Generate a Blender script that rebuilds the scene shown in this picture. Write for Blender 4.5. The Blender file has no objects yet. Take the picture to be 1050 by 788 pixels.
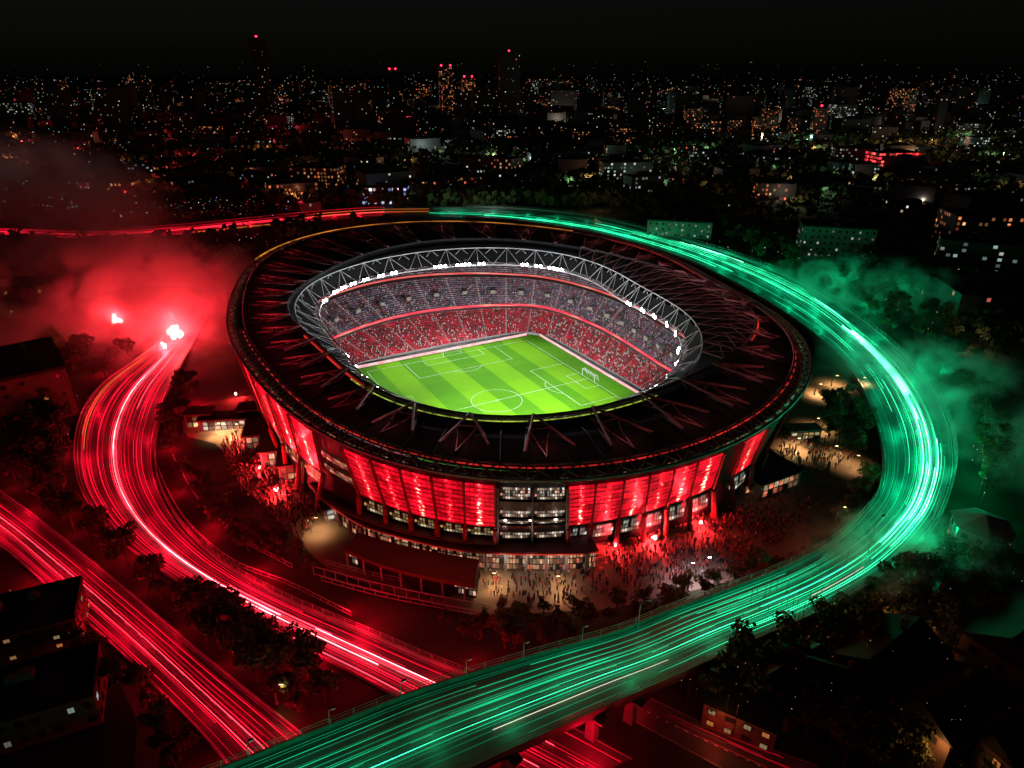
import bpy, math, random
import numpy as np
from mathutils import Vector, Matrix
random.seed(7); RNG = np.random.default_rng(7)
SC = bpy.context.scene
COL = SC.collection
R = math.radians
PI = math.pi

# ------------------------------------------------------------------ camera, sky, sun, exposure
CAM_H, TILT, FPX = 105.0, R(24.5), 700.0
cam_d = bpy.data.cameras.new('camera'); cam = bpy.data.objects.new('camera', cam_d); COL.objects.link(cam)
cam.location = (0, 0, CAM_H); cam.rotation_euler = (PI / 2 - TILT, 0, 0)
cam_d.sensor_width = 36.0; cam_d.lens = FPX / 1050 * 36.0
cam_d.clip_start = 1.0; cam_d.clip_end = 40000.0
SC.camera = cam
W = bpy.data.worlds.new('World'); SC.world = W; W.use_nodes = True
wn = W.node_tree.nodes; bg = wn['Background']
sky = wn.new('ShaderNodeTexSky'); sky.sky_type = 'NISHITA'; sky.sun_disc = False
sky.sun_elevation = R(28); sky.sun_rotation = R(150); sky.air_density = 1.2; sky.dust_density = 2.5
W.node_tree.links.new(sky.outputs[0], bg.inputs[0]); bg.inputs[1].default_value = 0.0007
sun_d = bpy.data.lights.new('moon', 'SUN'); sun_d.energy = 0.004; sun_d.angle = R(0.5); sun_d.color = (0.85, 0.92, 1.0)
sun = bpy.data.objects.new('moon', sun_d); COL.objects.link(sun); sun.rotation_euler = (R(62), 0, R(-30))
vs = SC.view_settings; vs.view_transform = 'Standard'; vs.look = 'None'; vs.exposure = 0.0; vs.gamma = 1.0
vs.use_curve_mapping = False
cy = SC.cycles
cy.use_denoising = True; cy.denoiser = 'OPENIMAGEDENOISE'
cy.max_bounces = 4; cy.diffuse_bounces = 1; cy.glossy_bounces = 2; cy.transmission_bounces = 2; cy.volume_bounces = 1
cy.transparent_max_bounces = 6; cy.sample_clamp_indirect = 1.5; cy.sample_clamp_direct = 0
cy.use_light_tree = True; cy.caustics_reflective = False; cy.caustics_refractive = False
cy.volume_step_rate = 1.2; cy.volume_max_steps = 96

# ------------------------------------------------------------------ measuring helpers
def at(u, v, z=0.0):
    """ground (or height z) point seen at a pixel of the 1050-wide photograph"""
    du, dv = u - 525.0, v - 394.0
    dn = FPX * math.sin(TILT) + dv * math.cos(TILT); fw = FPX * math.cos(TILT) - dv * math.sin(TILT)
    k = (CAM_H - z) / dn
    return Vector((du * k, fw * k, z))

def mpp(p):
    """metres per photo pixel at a point"""
    d = p[1] * math.cos(TILT) + (CAM_H - p[2]) * math.sin(TILT)
    return d / FPX

def catmull(P, n):
    P = np.asarray(P, float)
    t = np.r_[0, np.cumsum(np.linalg.norm(np.diff(P[:, :2], axis=0), axis=1))]
    Q = np.vstack([2 * P[0] - P[1], P, 2 * P[-1] - P[-2]])
    T = np.r_[2 * t[0] - t[1], t, 2 * t[-1] - t[-2]]
    out = []
    for x in np.linspace(t[0], t[-1], n):
        i = min(max(np.searchsorted(t, x, 'right') - 1, 0), len(t) - 2)
        h = t[i + 1] - t[i]; s = (x - t[i]) / h
        m0 = (Q[i + 2] - Q[i]) / (T[i + 2] - T[i]) * h; m1 = (Q[i + 3] - Q[i + 1]) / (T[i + 3] - T[i + 1]) * h
        out.append((2*s**3-3*s*s+1)*Q[i+1] + (s**3-2*s*s+s)*m0 + (-2*s**3+3*s*s)*Q[i+2] + (s**3-s*s)*m1)
    return np.array(out)

def inpoly(x, y, poly):
    c = False; j = len(poly) - 1
    for i in range(len(poly)):
        xi, yi = poly[i]; xj, yj = poly[j]
        if (yi > y) != (yj > y) and x < (xj - xi) * (y - yi) / (yj - yi) + xi: c = not c
        j = i
    return c

# ------------------------------------------------------------------ materials
def nodes(name):
    m = bpy.data.materials.new(name); m.use_nodes = True
    return m, m.node_tree.nodes, m.node_tree.links, m.node_tree.nodes['Principled BSDF']

def pmat(name, c1, c2=None, scale=0.3, rough=0.75, bump=0.0, metal=0.0, detail=4.0, spec=0.3):
    m, n, l, b = nodes(name)
    c2 = c2 or tuple(x * 0.6 for x in c1)
    tc = n.new('ShaderNodeTexCoord'); no = n.new('ShaderNodeTexNoise'); no.inputs['Scale'].default_value = scale
    no.inputs['Detail'].default_value = detail
    l.new(tc.outputs['Object'], no.inputs['Vector'])
    r = n.new('ShaderNodeValToRGB'); r.color_ramp.elements[0].position = 0.35; r.color_ramp.elements[1].position = 0.65
    r.color_ramp.elements[0].color = (*c2, 1); r.color_ramp.elements[1].color = (*c1, 1)
    l.new(no.outputs['Fac'], r.inputs[0]); l.new(r.outputs[0], b.inputs['Base Color'])
    b.inputs['Roughness'].default_value = rough; b.inputs['Metallic'].default_value = metal
    b.inputs['Specular IOR Level'].default_value = spec
    if bump:
        bp = n.new('ShaderNodeBump'); bp.inputs['Strength'].default_value = bump
        l.new(no.outputs['Fac'], bp.inputs['Height']); l.new(bp.outputs[0], b.inputs['Normal'])
    return m

def glow(name, c, s, sample=True, vary=0.0, scale=0.2):
    m, n, l, b = nodes(name)
    b.inputs['Base Color'].default_value = (0.02, 0.02, 0.02, 1)
    b.inputs['Emission Color'].default_value = (*c, 1); b.inputs['Emission Strength'].default_value = s
    if vary:
        tc = n.new('ShaderNodeTexCoord'); no = n.new('ShaderNodeTexNoise'); no.inputs['Scale'].default_value = scale
        no.inputs['Detail'].default_value = 3
        l.new(tc.outputs['Object'], no.inputs['Vector'])
        mr = n.new('ShaderNodeMapRange'); mr.inputs[1].default_value = 0.32; mr.inputs[2].default_value = 0.68
        mr.inputs[3].default_value = s * (1 - vary); mr.inputs[4].default_value = s * (1 + vary)
        l.new(no.outputs['Fac'], mr.inputs[0]); l.new(mr.outputs[0], b.inputs['Emission Strength'])
    if not sample: m.cycles.emission_sampling = 'NONE'
    return m

M = {}
M['ground'] = pmat('earth and grass', (0.06, 0.07, 0.035), (0.012, 0.016, 0.009), 0.05, 0.95, detail=10)
M['asphalt'] = pmat('asphalt', (0.1, 0.1, 0.1), (0.06, 0.06, 0.062), 0.15, 0.5, spec=0.5, detail=8)
M['deck'] = pmat('concrete road deck', (0.17, 0.17, 0.165), (0.1, 0.1, 0.098), 0.12, 0.5, spec=0.4, detail=9)
M['paving'] = pmat('stone paving', (0.27, 0.21, 0.155), (0.1, 0.08, 0.062), 0.09, 0.8, detail=9)
M['concrete'] = pmat('concrete', (0.3, 0.29, 0.27), (0.2, 0.195, 0.185), 0.3, 0.85, detail=8)
M['darkroof'] = pmat('dark roofing', (0.016, 0.016, 0.017), (0.009, 0.009, 0.01), 0.1, 0.6, detail=8)
M['roofmetal'] = pmat('roof sheeting', (0.03, 0.033, 0.036), (0.016, 0.018, 0.02), 0.08, 0.9, metal=0.0, detail=8, spec=0.08)
M['steel'] = pmat('painted steel', (0.42, 0.42, 0.43), (0.3, 0.3, 0.31), 0.4, 0.5, metal=0.2)
M['darksteel'] = pmat('dark steel', (0.07, 0.07, 0.075), (0.04, 0.04, 0.045), 0.4, 0.5, metal=0.4)
M['brick'] = pmat('brick wall', (0.2, 0.13, 0.095), (0.13, 0.085, 0.065), 0.5, 0.9, detail=8)
M['render'] = pmat('rendered wall', (0.34, 0.33, 0.31), (0.24, 0.235, 0.22), 0.3, 0.9, detail=8)
M['glass'] = pmat('dark glass', (0.03, 0.035, 0.04), (0.02, 0.022, 0.025), 0.2, 0.12, spec=0.6)
M['bark'] = pmat('bark', (0.09, 0.065, 0.045), (0.05, 0.038, 0.028), 2.0, 0.95)
M['leaf'] = pmat('leaves', (0.12, 0.13, 0.05), (0.05, 0.07, 0.025), 0.35, 0.7, detail=3)
M['white'] = pmat('white paint', (0.8, 0.8, 0.78), (0.72, 0.72, 0.7), 1.0, 0.5)

# ------------------------------------------------------------------ mesh building
class MB:
    def __init__(s): s.v = []; s.f = []; s.m = []; s.uv = {}
    def quad(s, a, b, c, d, m=0, uv=None):
        i = len(s.v); s.v += [tuple(a), tuple(b), tuple(c), tuple(d)]
        if uv: s.uv[len(s.f)] = uv
        s.f.append((i, i + 1, i + 2, i + 3)); s.m.append(m)
    def box(s, c, size, rz=0.0, m=0, taper=1.0):
        cx, cyy, cz = c; hx, hy, hz = size[0] / 2, size[1] / 2, size[2] / 2
        ca, sa = math.cos(rz), math.sin(rz); i = len(s.v)
        for z, t in ((-hz, 1), (hz, taper)):
            for x, y in ((-hx, -hy), (hx, -hy), (hx, hy), (-hx, hy)):
                x *= t; y *= t
                s.v.append((cx + x * ca - y * sa, cyy + x * sa + y * ca, cz + z))
        for f in ((0, 3, 2, 1), (4, 5, 6, 7), (0, 1, 5, 4), (1, 2, 6, 5), (2, 3, 7, 6), (3, 0, 4, 7)):
            s.f.append(tuple(i + k for k in f)); s.m.append(m)
    def tube(s, p, q, r, n=4, m=0, r2=None):
        s.path([p, q], r, n, m, r2)
    def path(s, pts, r, n=4, m=0, r2=None, closed=False):
        pts = [Vector(p) for p in pts]; N = len(pts); i0 = len(s.v)
        for k, p in enumerate(pts):
            if closed: d = pts[(k + 1) % N] - pts[k - 1]
            else: d = pts[min(k + 1, N - 1)] - pts[max(k - 1, 0)]
            if d.length < 1e-9: d = Vector((0, 0, 1))
            d.normalize(); up = Vector((0, 0, 1)) if abs(d.z) < 0.95 else Vector((1, 0, 0))
            a = d.cross(up).normalized(); b = a.cross(d)
            rr = r if r2 is None else r + (r2 - r) * k / max(N - 1, 1)
            for j in range(n):
                t = 2 * PI * (j + 0.5) / n
                s.v.append(tuple(p + a * (math.cos(t) * rr) + b * (math.sin(t) * rr)))
        for k in range(N if closed else N - 1):
            for j in range(n):
                A = i0 + k * n; B = i0 + ((k + 1) % N) * n
                s.f.append((A + j, A + (j + 1) % n, B + (j + 1) % n, B + j)); s.m.append(m)
        if not closed:
            s.f.append(tuple(i0 + j for j in range(n))[::-1]); s.m.append(m)
            s.f.append(tuple(i0 + (N - 1) * n + j for j in range(n))); s.m.append(m)
    def strip(s, P, Q, m=0, closed=False, uv=False):
        """surface between two polylines of equal length"""
        i = len(s.v); N = len(P)
        s.v += [tuple(p) for p in P] + [tuple(q) for q in Q]
        for k in range(N if closed else N - 1):
            k2 = (k + 1) % N
            if uv: s.uv[len(s.f)] = ((k / N, 0), ((k + 1) / N, 0), ((k + 1) / N, 1), (k / N, 1))
            s.f.append((i + k, i + k2, i + N + k2, i + N + k)); s.m.append(m)
    def poly(s, P, m=0):
        i = len(s.v); s.v += [tuple(p) for p in P]; s.f.append(tuple(range(i, i + len(P)))); s.m.append(m)
    def prism(s, P, z0, z1, m=0, mtop=None):
        P = [(p[0], p[1]) for p in P]
        a = sum(P[k - 1][0] * P[k][1] - P[k][0] * P[k - 1][1] for k in range(len(P)))
        if a < 0: P = P[::-1]
        n = len(P); i = len(s.v)
        s.v += [(x, y, z0) for x, y in P] + [(x, y, z1) for x, y in P]
        for k in range(n):
            k2 = (k + 1) % n; s.f.append((i + k, i + k2, i + n + k2, i + n + k)); s.m.append(m)
        s.f.append(tuple(i + n + k for k in range(n))); s.m.append(m if mtop is None else mtop)
        s.f.append(tuple(i + k for k in range(n))[::-1]); s.m.append(m)
    def build(s, name, mats, parent=None, smooth=False, local=True):
        me = bpy.data.meshes.new(name)
        v = s.v
        if parent is not None and local:
            o0 = parent_origin(parent); v = [(x - o0[0], y - o0[1], z - o0[2]) for x, y, z in v]
        me.from_pydata(v, [], s.f)
        mats = mats if isinstance(mats, (list, tuple)) else [mats]
        for m in mats: me.materials.append(m)
        me.polygons.foreach_set('material_index', s.m)
        if s.uv:
            uvl = me.uv_layers.new(name='UVMap')
            for fi, uv in s.uv.items():
                p = me.polygons[fi]
                for k, li in enumerate(p.loop_indices): uvl.data[li].uv = uv[k]
        if smooth: me.polygons.foreach_set('use_smooth', [True] * len(s.f))
        me.update()
        o = bpy.data.objects.new(name, me); COL.objects.link(o)
        if parent is not None: o.parent = parent
        return o

def parent_origin(p):
    v = Vector(p.location)
    while p.parent: p = p.parent; v += p.location
    return v

def np_mesh(name, verts, quads, mats, midx=None):
    me = bpy.data.meshes.new(name); nv, nq, k = len(verts), len(quads), quads.shape[1]
    me.vertices.add(nv); me.vertices.foreach_set('co', np.asarray(verts, np.float32).ravel())
    me.loops.add(nq * k); me.loops.foreach_set('vertex_index', np.asarray(quads, np.int32).ravel())
    me.polygons.add(nq); me.polygons.foreach_set('loop_start', np.arange(0, nq * k, k, dtype=np.int32))
    for m in mats: me.materials.append(m)
    if midx is not None: me.polygons.foreach_set('material_index', np.asarray(midx, np.int32))
    me.update(calc_edges=True); me.validate()
    return me

def tag(o, label=None, cat=None, group=None, kind=None):
    if label: o['label'] = label
    if cat: o['category'] = cat
    if group: o['group'] = group
    if kind: o['kind'] = kind
    return o

def empty(name, loc, label, cat, group=None, rz=0.0):
    o = bpy.data.objects.new(name, None); COL.objects.link(o); o.location = loc; o.rotation_euler = (0, 0, rz)
    o.empty_display_size = 0.5
    return tag(o, label, cat, group)

def dup(root, loc, rz=0.0, sc=1.0, label=None, group=None):
    r = root.copy(); COL.objects.link(r); r.location = loc; r.rotation_euler = (0, 0, rz); r.scale = (sc,) * 3
    if label: r['label'] = label
    if group: r['group'] = group
    for ch in list(root.children):
        c = ch.copy(); COL.objects.link(c); c.parent = r
        for g in list(ch.children):
            d = g.copy(); COL.objects.link(d); d.parent = c
    return r

def lamp(name, kind, loc, power, color, parent=None, radius=0.3, target=None, spot=60, blend=0.6):
    d = bpy.data.lights.new(name, kind); d.energy = power; d.color = color
    if kind in ('POINT', 'SPOT'): d.shadow_soft_size = radius
    o = bpy.data.objects.new(name, d); COL.objects.link(o)
    loc = Vector(loc)
    if target is not None: o.rotation_euler = (Vector(target) - loc).to_track_quat('-Z', 'Y').to_euler()
    if kind == 'SPOT': d.spot_size = R(spot); d.spot_blend = blend
    if parent is not None: o.parent = parent; loc = loc - parent_origin(parent)
    o.location = loc
    return o
RED, GREEN = (1.0, 0.004, 0.03), (0.004, 1.0, 0.4)
WARM, COOL = (1.0, 0.62, 0.28), (0.85, 0.95, 1.0)
#@@END_HEAD
# ------------------------------------------------------------------ window / panel materials (cells in UV units)
def winmat(name, cols, strength, lit=0.5, frame=0.12, wall=(0.03, 0.03, 0.032), sample=False, frame_v=None, seed=0.0, vary=True):
    m, n, l, b = nodes(name)
    uv = n.new('ShaderNodeUVMap')
    fl = n.new('ShaderNodeVectorMath'); fl.operation = 'FLOOR'; l.new(uv.outputs[0], fl.inputs[0])
    fr = n.new('ShaderNodeVectorMath'); fr.operation = 'FRACTION'; l.new(uv.outputs[0], fr.inputs[0])
    ad = n.new('ShaderNodeVectorMath'); ad.operation = 'ADD'; ad.inputs[1].default_value = (seed, seed * 1.7, 0.5)
    l.new(fl.outputs[0], ad.inputs[0])
    wn_ = n.new('ShaderNodeTexWhiteNoise'); wn_.noise_dimensions = '3D'; l.new(ad.outputs[0], wn_.inputs['Vector'])
    sp = n.new('ShaderNodeSeparateXYZ'); l.new(fr.outputs[0], sp.inputs[0])
    def mth(op, a, c, clamp=False):
        q = n.new('ShaderNodeMath'); q.operation = op; q.use_clamp = clamp
        for i, x in enumerate((a, c)):
            if isinstance(x, (int, float)): q.inputs[i].default_value = x
            elif x is not None: l.new(x, q.inputs[i])
        return q.outputs[0]
    fv = frame if frame_v is None else frame_v
    mask = mth('MULTIPLY', mth('MULTIPLY', mth('GREATER_THAN', sp.outputs[0], frame), mth('LESS_THAN', sp.outputs[0], 1 - frame)),
               mth('MULTIPLY', mth('GREATER_THAN', sp.outputs[1], fv), mth('LESS_THAN', sp.outputs[1], 1 - fv)))
    on = mth('LESS_THAN', wn_.outputs['Value'], lit)
    sc = n.new('ShaderNodeSeparateColor'); l.new(wn_.outputs['Color'], sc.inputs[0])
    cr = n.new('ShaderNodeValToRGB'); cr.color_ramp.interpolation = 'CONSTANT'
    el = cr.color_ramp.elements
    for i, c in enumerate(cols):
        e = el[i] if i < 2 else el.new(i / len(cols))
        e.position = i / len(cols); e.color = (*c, 1)
    l.new(sc.outputs[1], cr.inputs[0])
    br = mth('ADD', mth('MULTIPLY', mth('POWER', sc.outputs[2], 2.5), 1.5), 0.15)
    if vary:
        tc = n.new('ShaderNodeTexCoord'); no = n.new('ShaderNodeTexNoise'); no.inputs['Scale'].default_value = 1.3
        no.inputs['Detail'].default_value = 5; l.new(uv.outputs[0], no.inputs['Vector'])
        br = mth('MULTIPLY', br, mth('MULTIPLY', mth('POWER', no.outputs['Fac'], 2.0), 4.0))
    st = mth('MULTIPLY', mth('MULTIPLY', mask, on), mth('MULTIPLY', br, strength))
    l.new(cr.outputs[0], b.inputs['Emission Color']); l.new(st, b.inputs['Emission Strength'])
    b.inputs['Base Color'].default_value = (*wall, 1); b.inputs['Roughness'].default_value = 0.5
    if not sample: m.cycles.emission_sampling = 'NONE'
    return m

def panelmat():
    """backlit red cladding panel: dark mullion grid, lamp column glowing through the middle (UV 0..1)"""
    m, n, l, b = nodes('backlit red cladding')
    uv = n.new('ShaderNodeUVMap'); sp = n.new('ShaderNodeSeparateXYZ'); l.new(uv.outputs[0], sp.inputs[0])
    tc = n.new('ShaderNodeTexCoord')
    def mth(op, a, c=None, clamp=False):
        q = n.new('ShaderNodeMath'); q.operation = op; q.use_clamp = clamp
        for i, x in enumerate((a, c)):
            if isinstance(x, (int, float)): q.inputs[i].default_value = x
            elif x is not None: l.new(x, q.inputs[i])
        return q.outputs[0]
    no = n.new('ShaderNodeTexNoise'); no.inputs['Scale'].default_value = 0.35; no.inputs['Detail'].default_value = 6
    l.new(tc.outputs['Object'], no.inputs['Vector'])
    n2 = n.new('ShaderNodeTexNoise'); n2.inputs['Scale'].default_value = 1.1; n2.inputs['Detail'].default_value = 2
    l.new(tc.outputs['Object'], n2.inputs['Vector'])
    d = mth('ABSOLUTE', mth('ADD', mth('SUBTRACT', sp.outputs[0], 0.5), mth('MULTIPLY', mth('SUBTRACT', no.outputs['Fac'], 0.5), 0.32)))
    core = mth('MULTIPLY', mth('POWER', mth('SUBTRACT', 1.0, mth('MULTIPLY', d, 4.6), True), 2.5), mth('POWER', mth('MULTIPLY', n2.outputs['Fac'], 1.75), 5.0))
    core = mth('MULTIPLY', core, mth('SUBTRACT', 1.15, mth('MULTIPLY', sp.outputs[1], 0.75)))
    fx = mth('FRACT', mth('MULTIPLY', sp.outputs[0], 6.0)); fy = mth('FRACT', mth('MULTIPLY', sp.outputs[1], 10.0))
    grid = mth('MULTIPLY', mth('GREATER_THAN', fx, 0.12), mth('GREATER_THAN', fy, 0.3))
    grid = mth('ADD', mth('MULTIPLY', grid, 0.8), 0.2)
    base = mth('MULTIPLY', mth('ADD', 0.05, mth('MULTIPLY', mth('POWER', no.outputs['Fac'], 3.0), 4.2)), mth('ADD', 0.55, mth('MULTIPLY', mth('SUBTRACT', 1.0, mth('MULTIPLY', d, 2.0), True), 0.6)))
    s = mth('MULTIPLY', mth('ADD', base, mth('MULTIPLY', core, 5.0)), grid)
    oi = n.new('ShaderNodeObjectInfo'); vr = mth('ADD', 0.25, mth('MULTIPLY', oi.outputs['Random'], 1.1)); core = mth('MULTIPLY', core, vr); s = mth('MULTIPLY', mth('ADD', mth('MULTIPLY', base, mth('ADD', 0.6, mth('MULTIPLY', vr, 0.5))), mth('MULTIPLY', core, 5.0)), grid)
    cr = n.new('ShaderNodeValToRGB'); cr.color_ramp.elements[0].color = (1, 0.004, 0.022, 1); cr.color_ramp.elements[1].color = (1, 0.27, 0.16, 1)
    cr.color_ramp.elements[0].position = 0.15
    l.new(core, cr.inputs[0]); l.new(cr.outputs[0], b.inputs['Emission Color'])
    l.new(mth('MULTIPLY', s, 1.7), b.inputs['Emission Strength'])
    b.inputs['Base Color'].default_value = (0.3, 0.02, 0.03, 1); b.inputs['Roughness'].default_value = 0.35
    return m

def ledmat(name, cols, s):
    m, n, l, b = nodes(name)
    uv = n.new('ShaderNodeUVMap'); mp = n.new('ShaderNodeMapping'); mp.inputs['Scale'].default_value = (46, 1.2, 1)
    l.new(uv.outputs[0], mp.inputs[0])
    no = n.new('ShaderNodeTexNoise'); no.inputs['Scale'].default_value = 1.0; no.inputs['Detail'].default_value = 4
    l.new(mp.outputs[0], no.inputs['Vector'])
    cr = n.new('ShaderNodeValToRGB'); el = cr.color_ramp.elements
    for i, c in enumerate(cols):
        e = el[i] if i < 2 else el.new(0.5)
        e.position = 0.3 + 0.4 * i / max(len(cols) - 1, 1); e.color = (*c, 1)
    l.new(no.outputs['Fac'], cr.inputs[0]); l.new(cr.outputs[0], b.inputs['Emission Color'])
    b.inputs['Emission Strength'].default_value = s; b.inputs['Base Color'].default_value = (0.05, 0.02, 0.02, 1)
    return m

M['panel'] = panelmat()
M['win_warm'] = winmat('warm lit glazing', [(1, 0.72, 0.25), (1, 0.62, 0.2), (1, 0.8, 0.45)], 0.5, 0.85, 0.12)
M['win_cool'] = winmat('cool lit glazing', [(1, 0.8, 0.55), (0.85, 0.95, 0.9), (1, 0.55, 0.4), (0.95, 0.9, 0.7)], 0.6, 0.85, 0.12)
M['win_shop'] = winmat('red and warm shop glazing', [(1, 0.5, 0.25), (1, 0.38, 0.2), (1, 0.62, 0.36), (1, 0.22, 0.13)], 0.5, 0.85, 0.1)
M['win_dim'] = winmat('dim clerestory glazing', [(1, 0.75, 0.4), (0.7, 0.9, 0.5), (1, 0.3, 0.15)], 0.3, 0.45, 0.15)
M['led_pink'] = ledmat('pink red screen ribbon', [(0.8, 0.004, 0.03), (1, 0.04, 0.1), (1, 0.5, 0.3)], 0.9)
M['led_orange'] = ledmat('orange red screen ribbon', [(0.8, 0.03, 0.05), (1, 0.12, 0.1), (1, 0.6, 0.5)], 0.75)
M['led_board'] = ledmat('pale pink advertising screen', [(1, 0.22, 0.28), (1, 0.6, 0.6), (1, 0.85, 0.8)], 1.0)
M['rim_red'] = glow('red rim tube', (1, 0.04, 0.03), 0.4, vary=0.9, scale=0.12)
M['rim_amber'] = glow('amber rim tube', (1, 0.32, 0.03), 0.55, vary=0.8, scale=0.1)
M['rim_lime'] = glow('lime rim strip', (0.6, 0.8, 0.08), 0.5, vary=0.9, scale=0.5)
M['flood'] = glow('floodlight lens', (0.95, 0.98, 1.0), 40.0, sample=False)

# ------------------------------------------------------------------ stadium rings, measured
PA = at(548, 346); PE = Vector((-0.87426, -0.48546, 0)); PF = Vector((0.48546, -0.87426, 0))
def pit(s, t, z=0.0): return PA + PE * s + PF * t + Vector((0, 0, z))
O = pit(40.5, 48.0)

class Ring:
    def __init__(s, picks, K=4):
        P = [p if isinstance(p, Vector) else at(*p) for p in picks]
        ph = np.array([math.atan2(p.y - O.y, p.x - O.x) for p in P]); r = np.array([math.hypot(p.x - O.x, p.y - O.y) for p in P])
        z = np.array([p.z for p in P])
        B = s.basis(ph, K); lam = np.diag([1e-4] + [0.004 * (k ** 3) for k in range(1, K + 1) for _ in (0, 1)])
        s.K = K; A = B.T @ B + lam
        s.cr = np.linalg.solve(A, B.T @ r); s.cz = np.linalg.solve(A, B.T @ z)
    @staticmethod
    def basis(ph, K):
        ph = np.atleast_1d(ph); return np.column_stack([np.ones_like(ph)] + [f(k * ph) for k in range(1, K + 1) for f in (np.cos, np.sin)])
    def r(s, ph): return float(s.basis(ph, s.K)[0] @ s.cr)
    def z(s, ph): return float(s.basis(ph, s.K)[0] @ s.cz)
    def __call__(s, ph, inset=0.0, z=None, dz=0.0):
        r = s.r(ph) - inset
        return Vector((O.x + r * math.cos(ph), O.y + r * math.sin(ph), (s.z(ph) if z is None else z) + dz))
OUT = Ring([(u, v, 36) for u, v in [(232,325),(240,295),(275,262),(330,238),(420,230),(500,229),(600,240),(700,270),(770,305),(815,345),(835,380),(815,418),(760,450),(690,475),(600,490),(520,493),(430,483),(350,455),(290,415),(250,370)]], 5)
TOP = Ring([(302,312,35),(330,287,35),(400,263,35),(450,257,35),(500,254,35),(535,256,35),(570,259,35),(605,269,35),(640,283,35),(672,301,35),(700,322,35),(716,340,35),(723,357,35),(718,378,34.5),(690,394,34),(645,411,33),(565,429,33),(500,434,33),(430,421,33),(380,397,33.5),(345,371,34),(303,330,35)], 4)
RIDGE = Ring([(298,312,36),(326,284,36),(400,256,36),(500,247,36),(570,252,36),(645,268,36),(705,283,36),(750,303,36),(768,322,36),(773,341,36),(765,356,36),(740,373,35),(700,394,34.5),(645,410,34),(565,428,34),(500,433,34),(430,420,34),(379,396,34.5),(343,370,35),(300,334,36)], 5)
INN = Ring([(327,318,29),(345,300,29),(400,282,29),(450,275,29),(500,272,29),(560,275,29),(620,297,29),(665,322,29),(697,352,29),(698,370,29),(680,390,29),(645,407,29),(565,424,29),(500,429,29),(440,416,29),(395,400,29),(370,382,29),(350,358,29),(333,336,29)], 5)

def rect_r(ph, ms=5.0, mt=6.0, n=7.0):
    """radius of the rounded rectangle round the pitch"""
    d = Vector((math.cos(ph), math.sin(ph), 0)); a = abs(d.dot(PE)) / (40.5 + ms); b = abs(d.dot(PF)) / (49.0 + mt)
    return (a ** n + b ** n) ** (-1 / n)
def bowl(ph, s, z):
    r0 = rect_r(ph); r1 = OUT.r(ph) * 0.97
    r = r0 + (r1 - r0) * s
    return Vector((O.x + r * math.cos(ph), O.y + r * math.sin(ph), z))
def _hid(d):
    return [OUT(R(a), d) if OUT.r(R(a)) - d > rect_r(R(a)) + 3 else Vector((O.x + (rect_r(R(a)) + 3) * math.cos(R(a)), O.y + (rect_r(R(a)) + 3) * math.sin(R(a)), 0)) for a in range(0, 190, 15)]
MID = Ring([(u, v, 14) for u, v in [(262,410),(290,441),(320,474),(345,494),(369,506),(410,520),(442,529),(475,535),(508,538),(545,540),(582,540),(606,537),(634,531),(660,524),(683,514),(706,506),(730,496),(750,486),(770,472),(795,446)]] + _hid(9), 5)
BASE = Ring([(u, v, 0) for u, v in [(282,460),(310,489),(338,515),(371,540),(442,559),(508,569),(560,569),(600,562),(640,550),(672,541),(700,530),(723,519),(748,507),(772,492),(795,470)]] + _hid(14), 4)
def wall(ph, z, off=0.0):
    r14 = MID.r(ph); r0 = min(BASE.r(ph), r14 - 1.5); r33 = OUT.r(ph) - 1.5
    r = r14 + (r33 - r14) * (z - 14) / 20.5 if z > 14 else r0 + (r14 - r0) * z / 14
    r = max(r, rect_r(ph) + 3) + off
    return Vector((O.x + r * math.cos(ph), O.y + r * math.sin(ph), z))
def proj(p):
    h = CAM_H - p[2]; d = p[1] * math.cos(TILT) + h * math.sin(TILT); up = p[1] * math.sin(TILT) - h * math.cos(TILT)
    return 525 + FPX * p[0] / d, 394 - FPX * up / d
def phi_for(u, z, fn, lo=-157, hi=-33):
    return min((R(a / 20) for a in range(lo * 20, hi * 20)), key=lambda a: abs(proj(fn(a, z))[0] - u))
NS = 240
PH = [2 * PI * k / NS for k in range(NS)]

# ------------------------------------------------------------------ pitch
def pitchmat():
    m, n, l, b = nodes('mown striped turf')
    tc = n.new('ShaderNodeTexCoord'); sp = n.new('ShaderNodeSeparateXYZ'); l.new(tc.outputs['Object'], sp.inputs[0])
    def mth(op, a, c=None):
        q = n.new('ShaderNodeMath'); q.operation = op
        for i, x in enumerate((a, c)):
            if isinstance(x, (int, float)): q.inputs[i].default_value = x
            elif x is not None: l.new(x, q.inputs[i])
        return q.outputs[0]
    a = mth('GREATER_THAN', mth('FRACT', mth('MULTIPLY', mth('ADD', sp.outputs[0], 3.0), 1 / 18.5)), 0.5)
    c = mth('GREATER_THAN', mth('FRACT', mth('MULTIPLY', sp.outputs[1], 1 / 24.0)), 0.5)
    f = mth('ADD', mth('MULTIPLY', a, 0.75), mth('MULTIPLY', c, 0.12))
    no = n.new('ShaderNodeTexNoise'); no.inputs['Scale'].default_value = 0.25; no.inputs['Detail'].default_value = 8
    l.new(tc.outputs['Object'], no.inputs['Vector'])
    f = mth('ADD', f, mth('MULTIPLY', mth('SUBTRACT', no.outputs['Fac'], 0.5), 0.35))
    cr = n.new('ShaderNodeValToRGB'); cr.color_ramp.elements[0].color = (0.055, 0.2, 0.003, 1); cr.color_ramp.elements[1].color = (0.125, 0.33, 0.003, 1)
    l.new(f, cr.inputs[0]); l.new(cr.outputs[0], b.inputs['Base Color']); b.inputs['Roughness'].default_value = 0.85
    b.inputs['Specular IOR Level'].default_value = 0.1
    return m
pitch = bpy.data.objects.new('pitch', bpy.data.meshes.new('pitch')); COL.objects.link(pitch)
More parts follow.
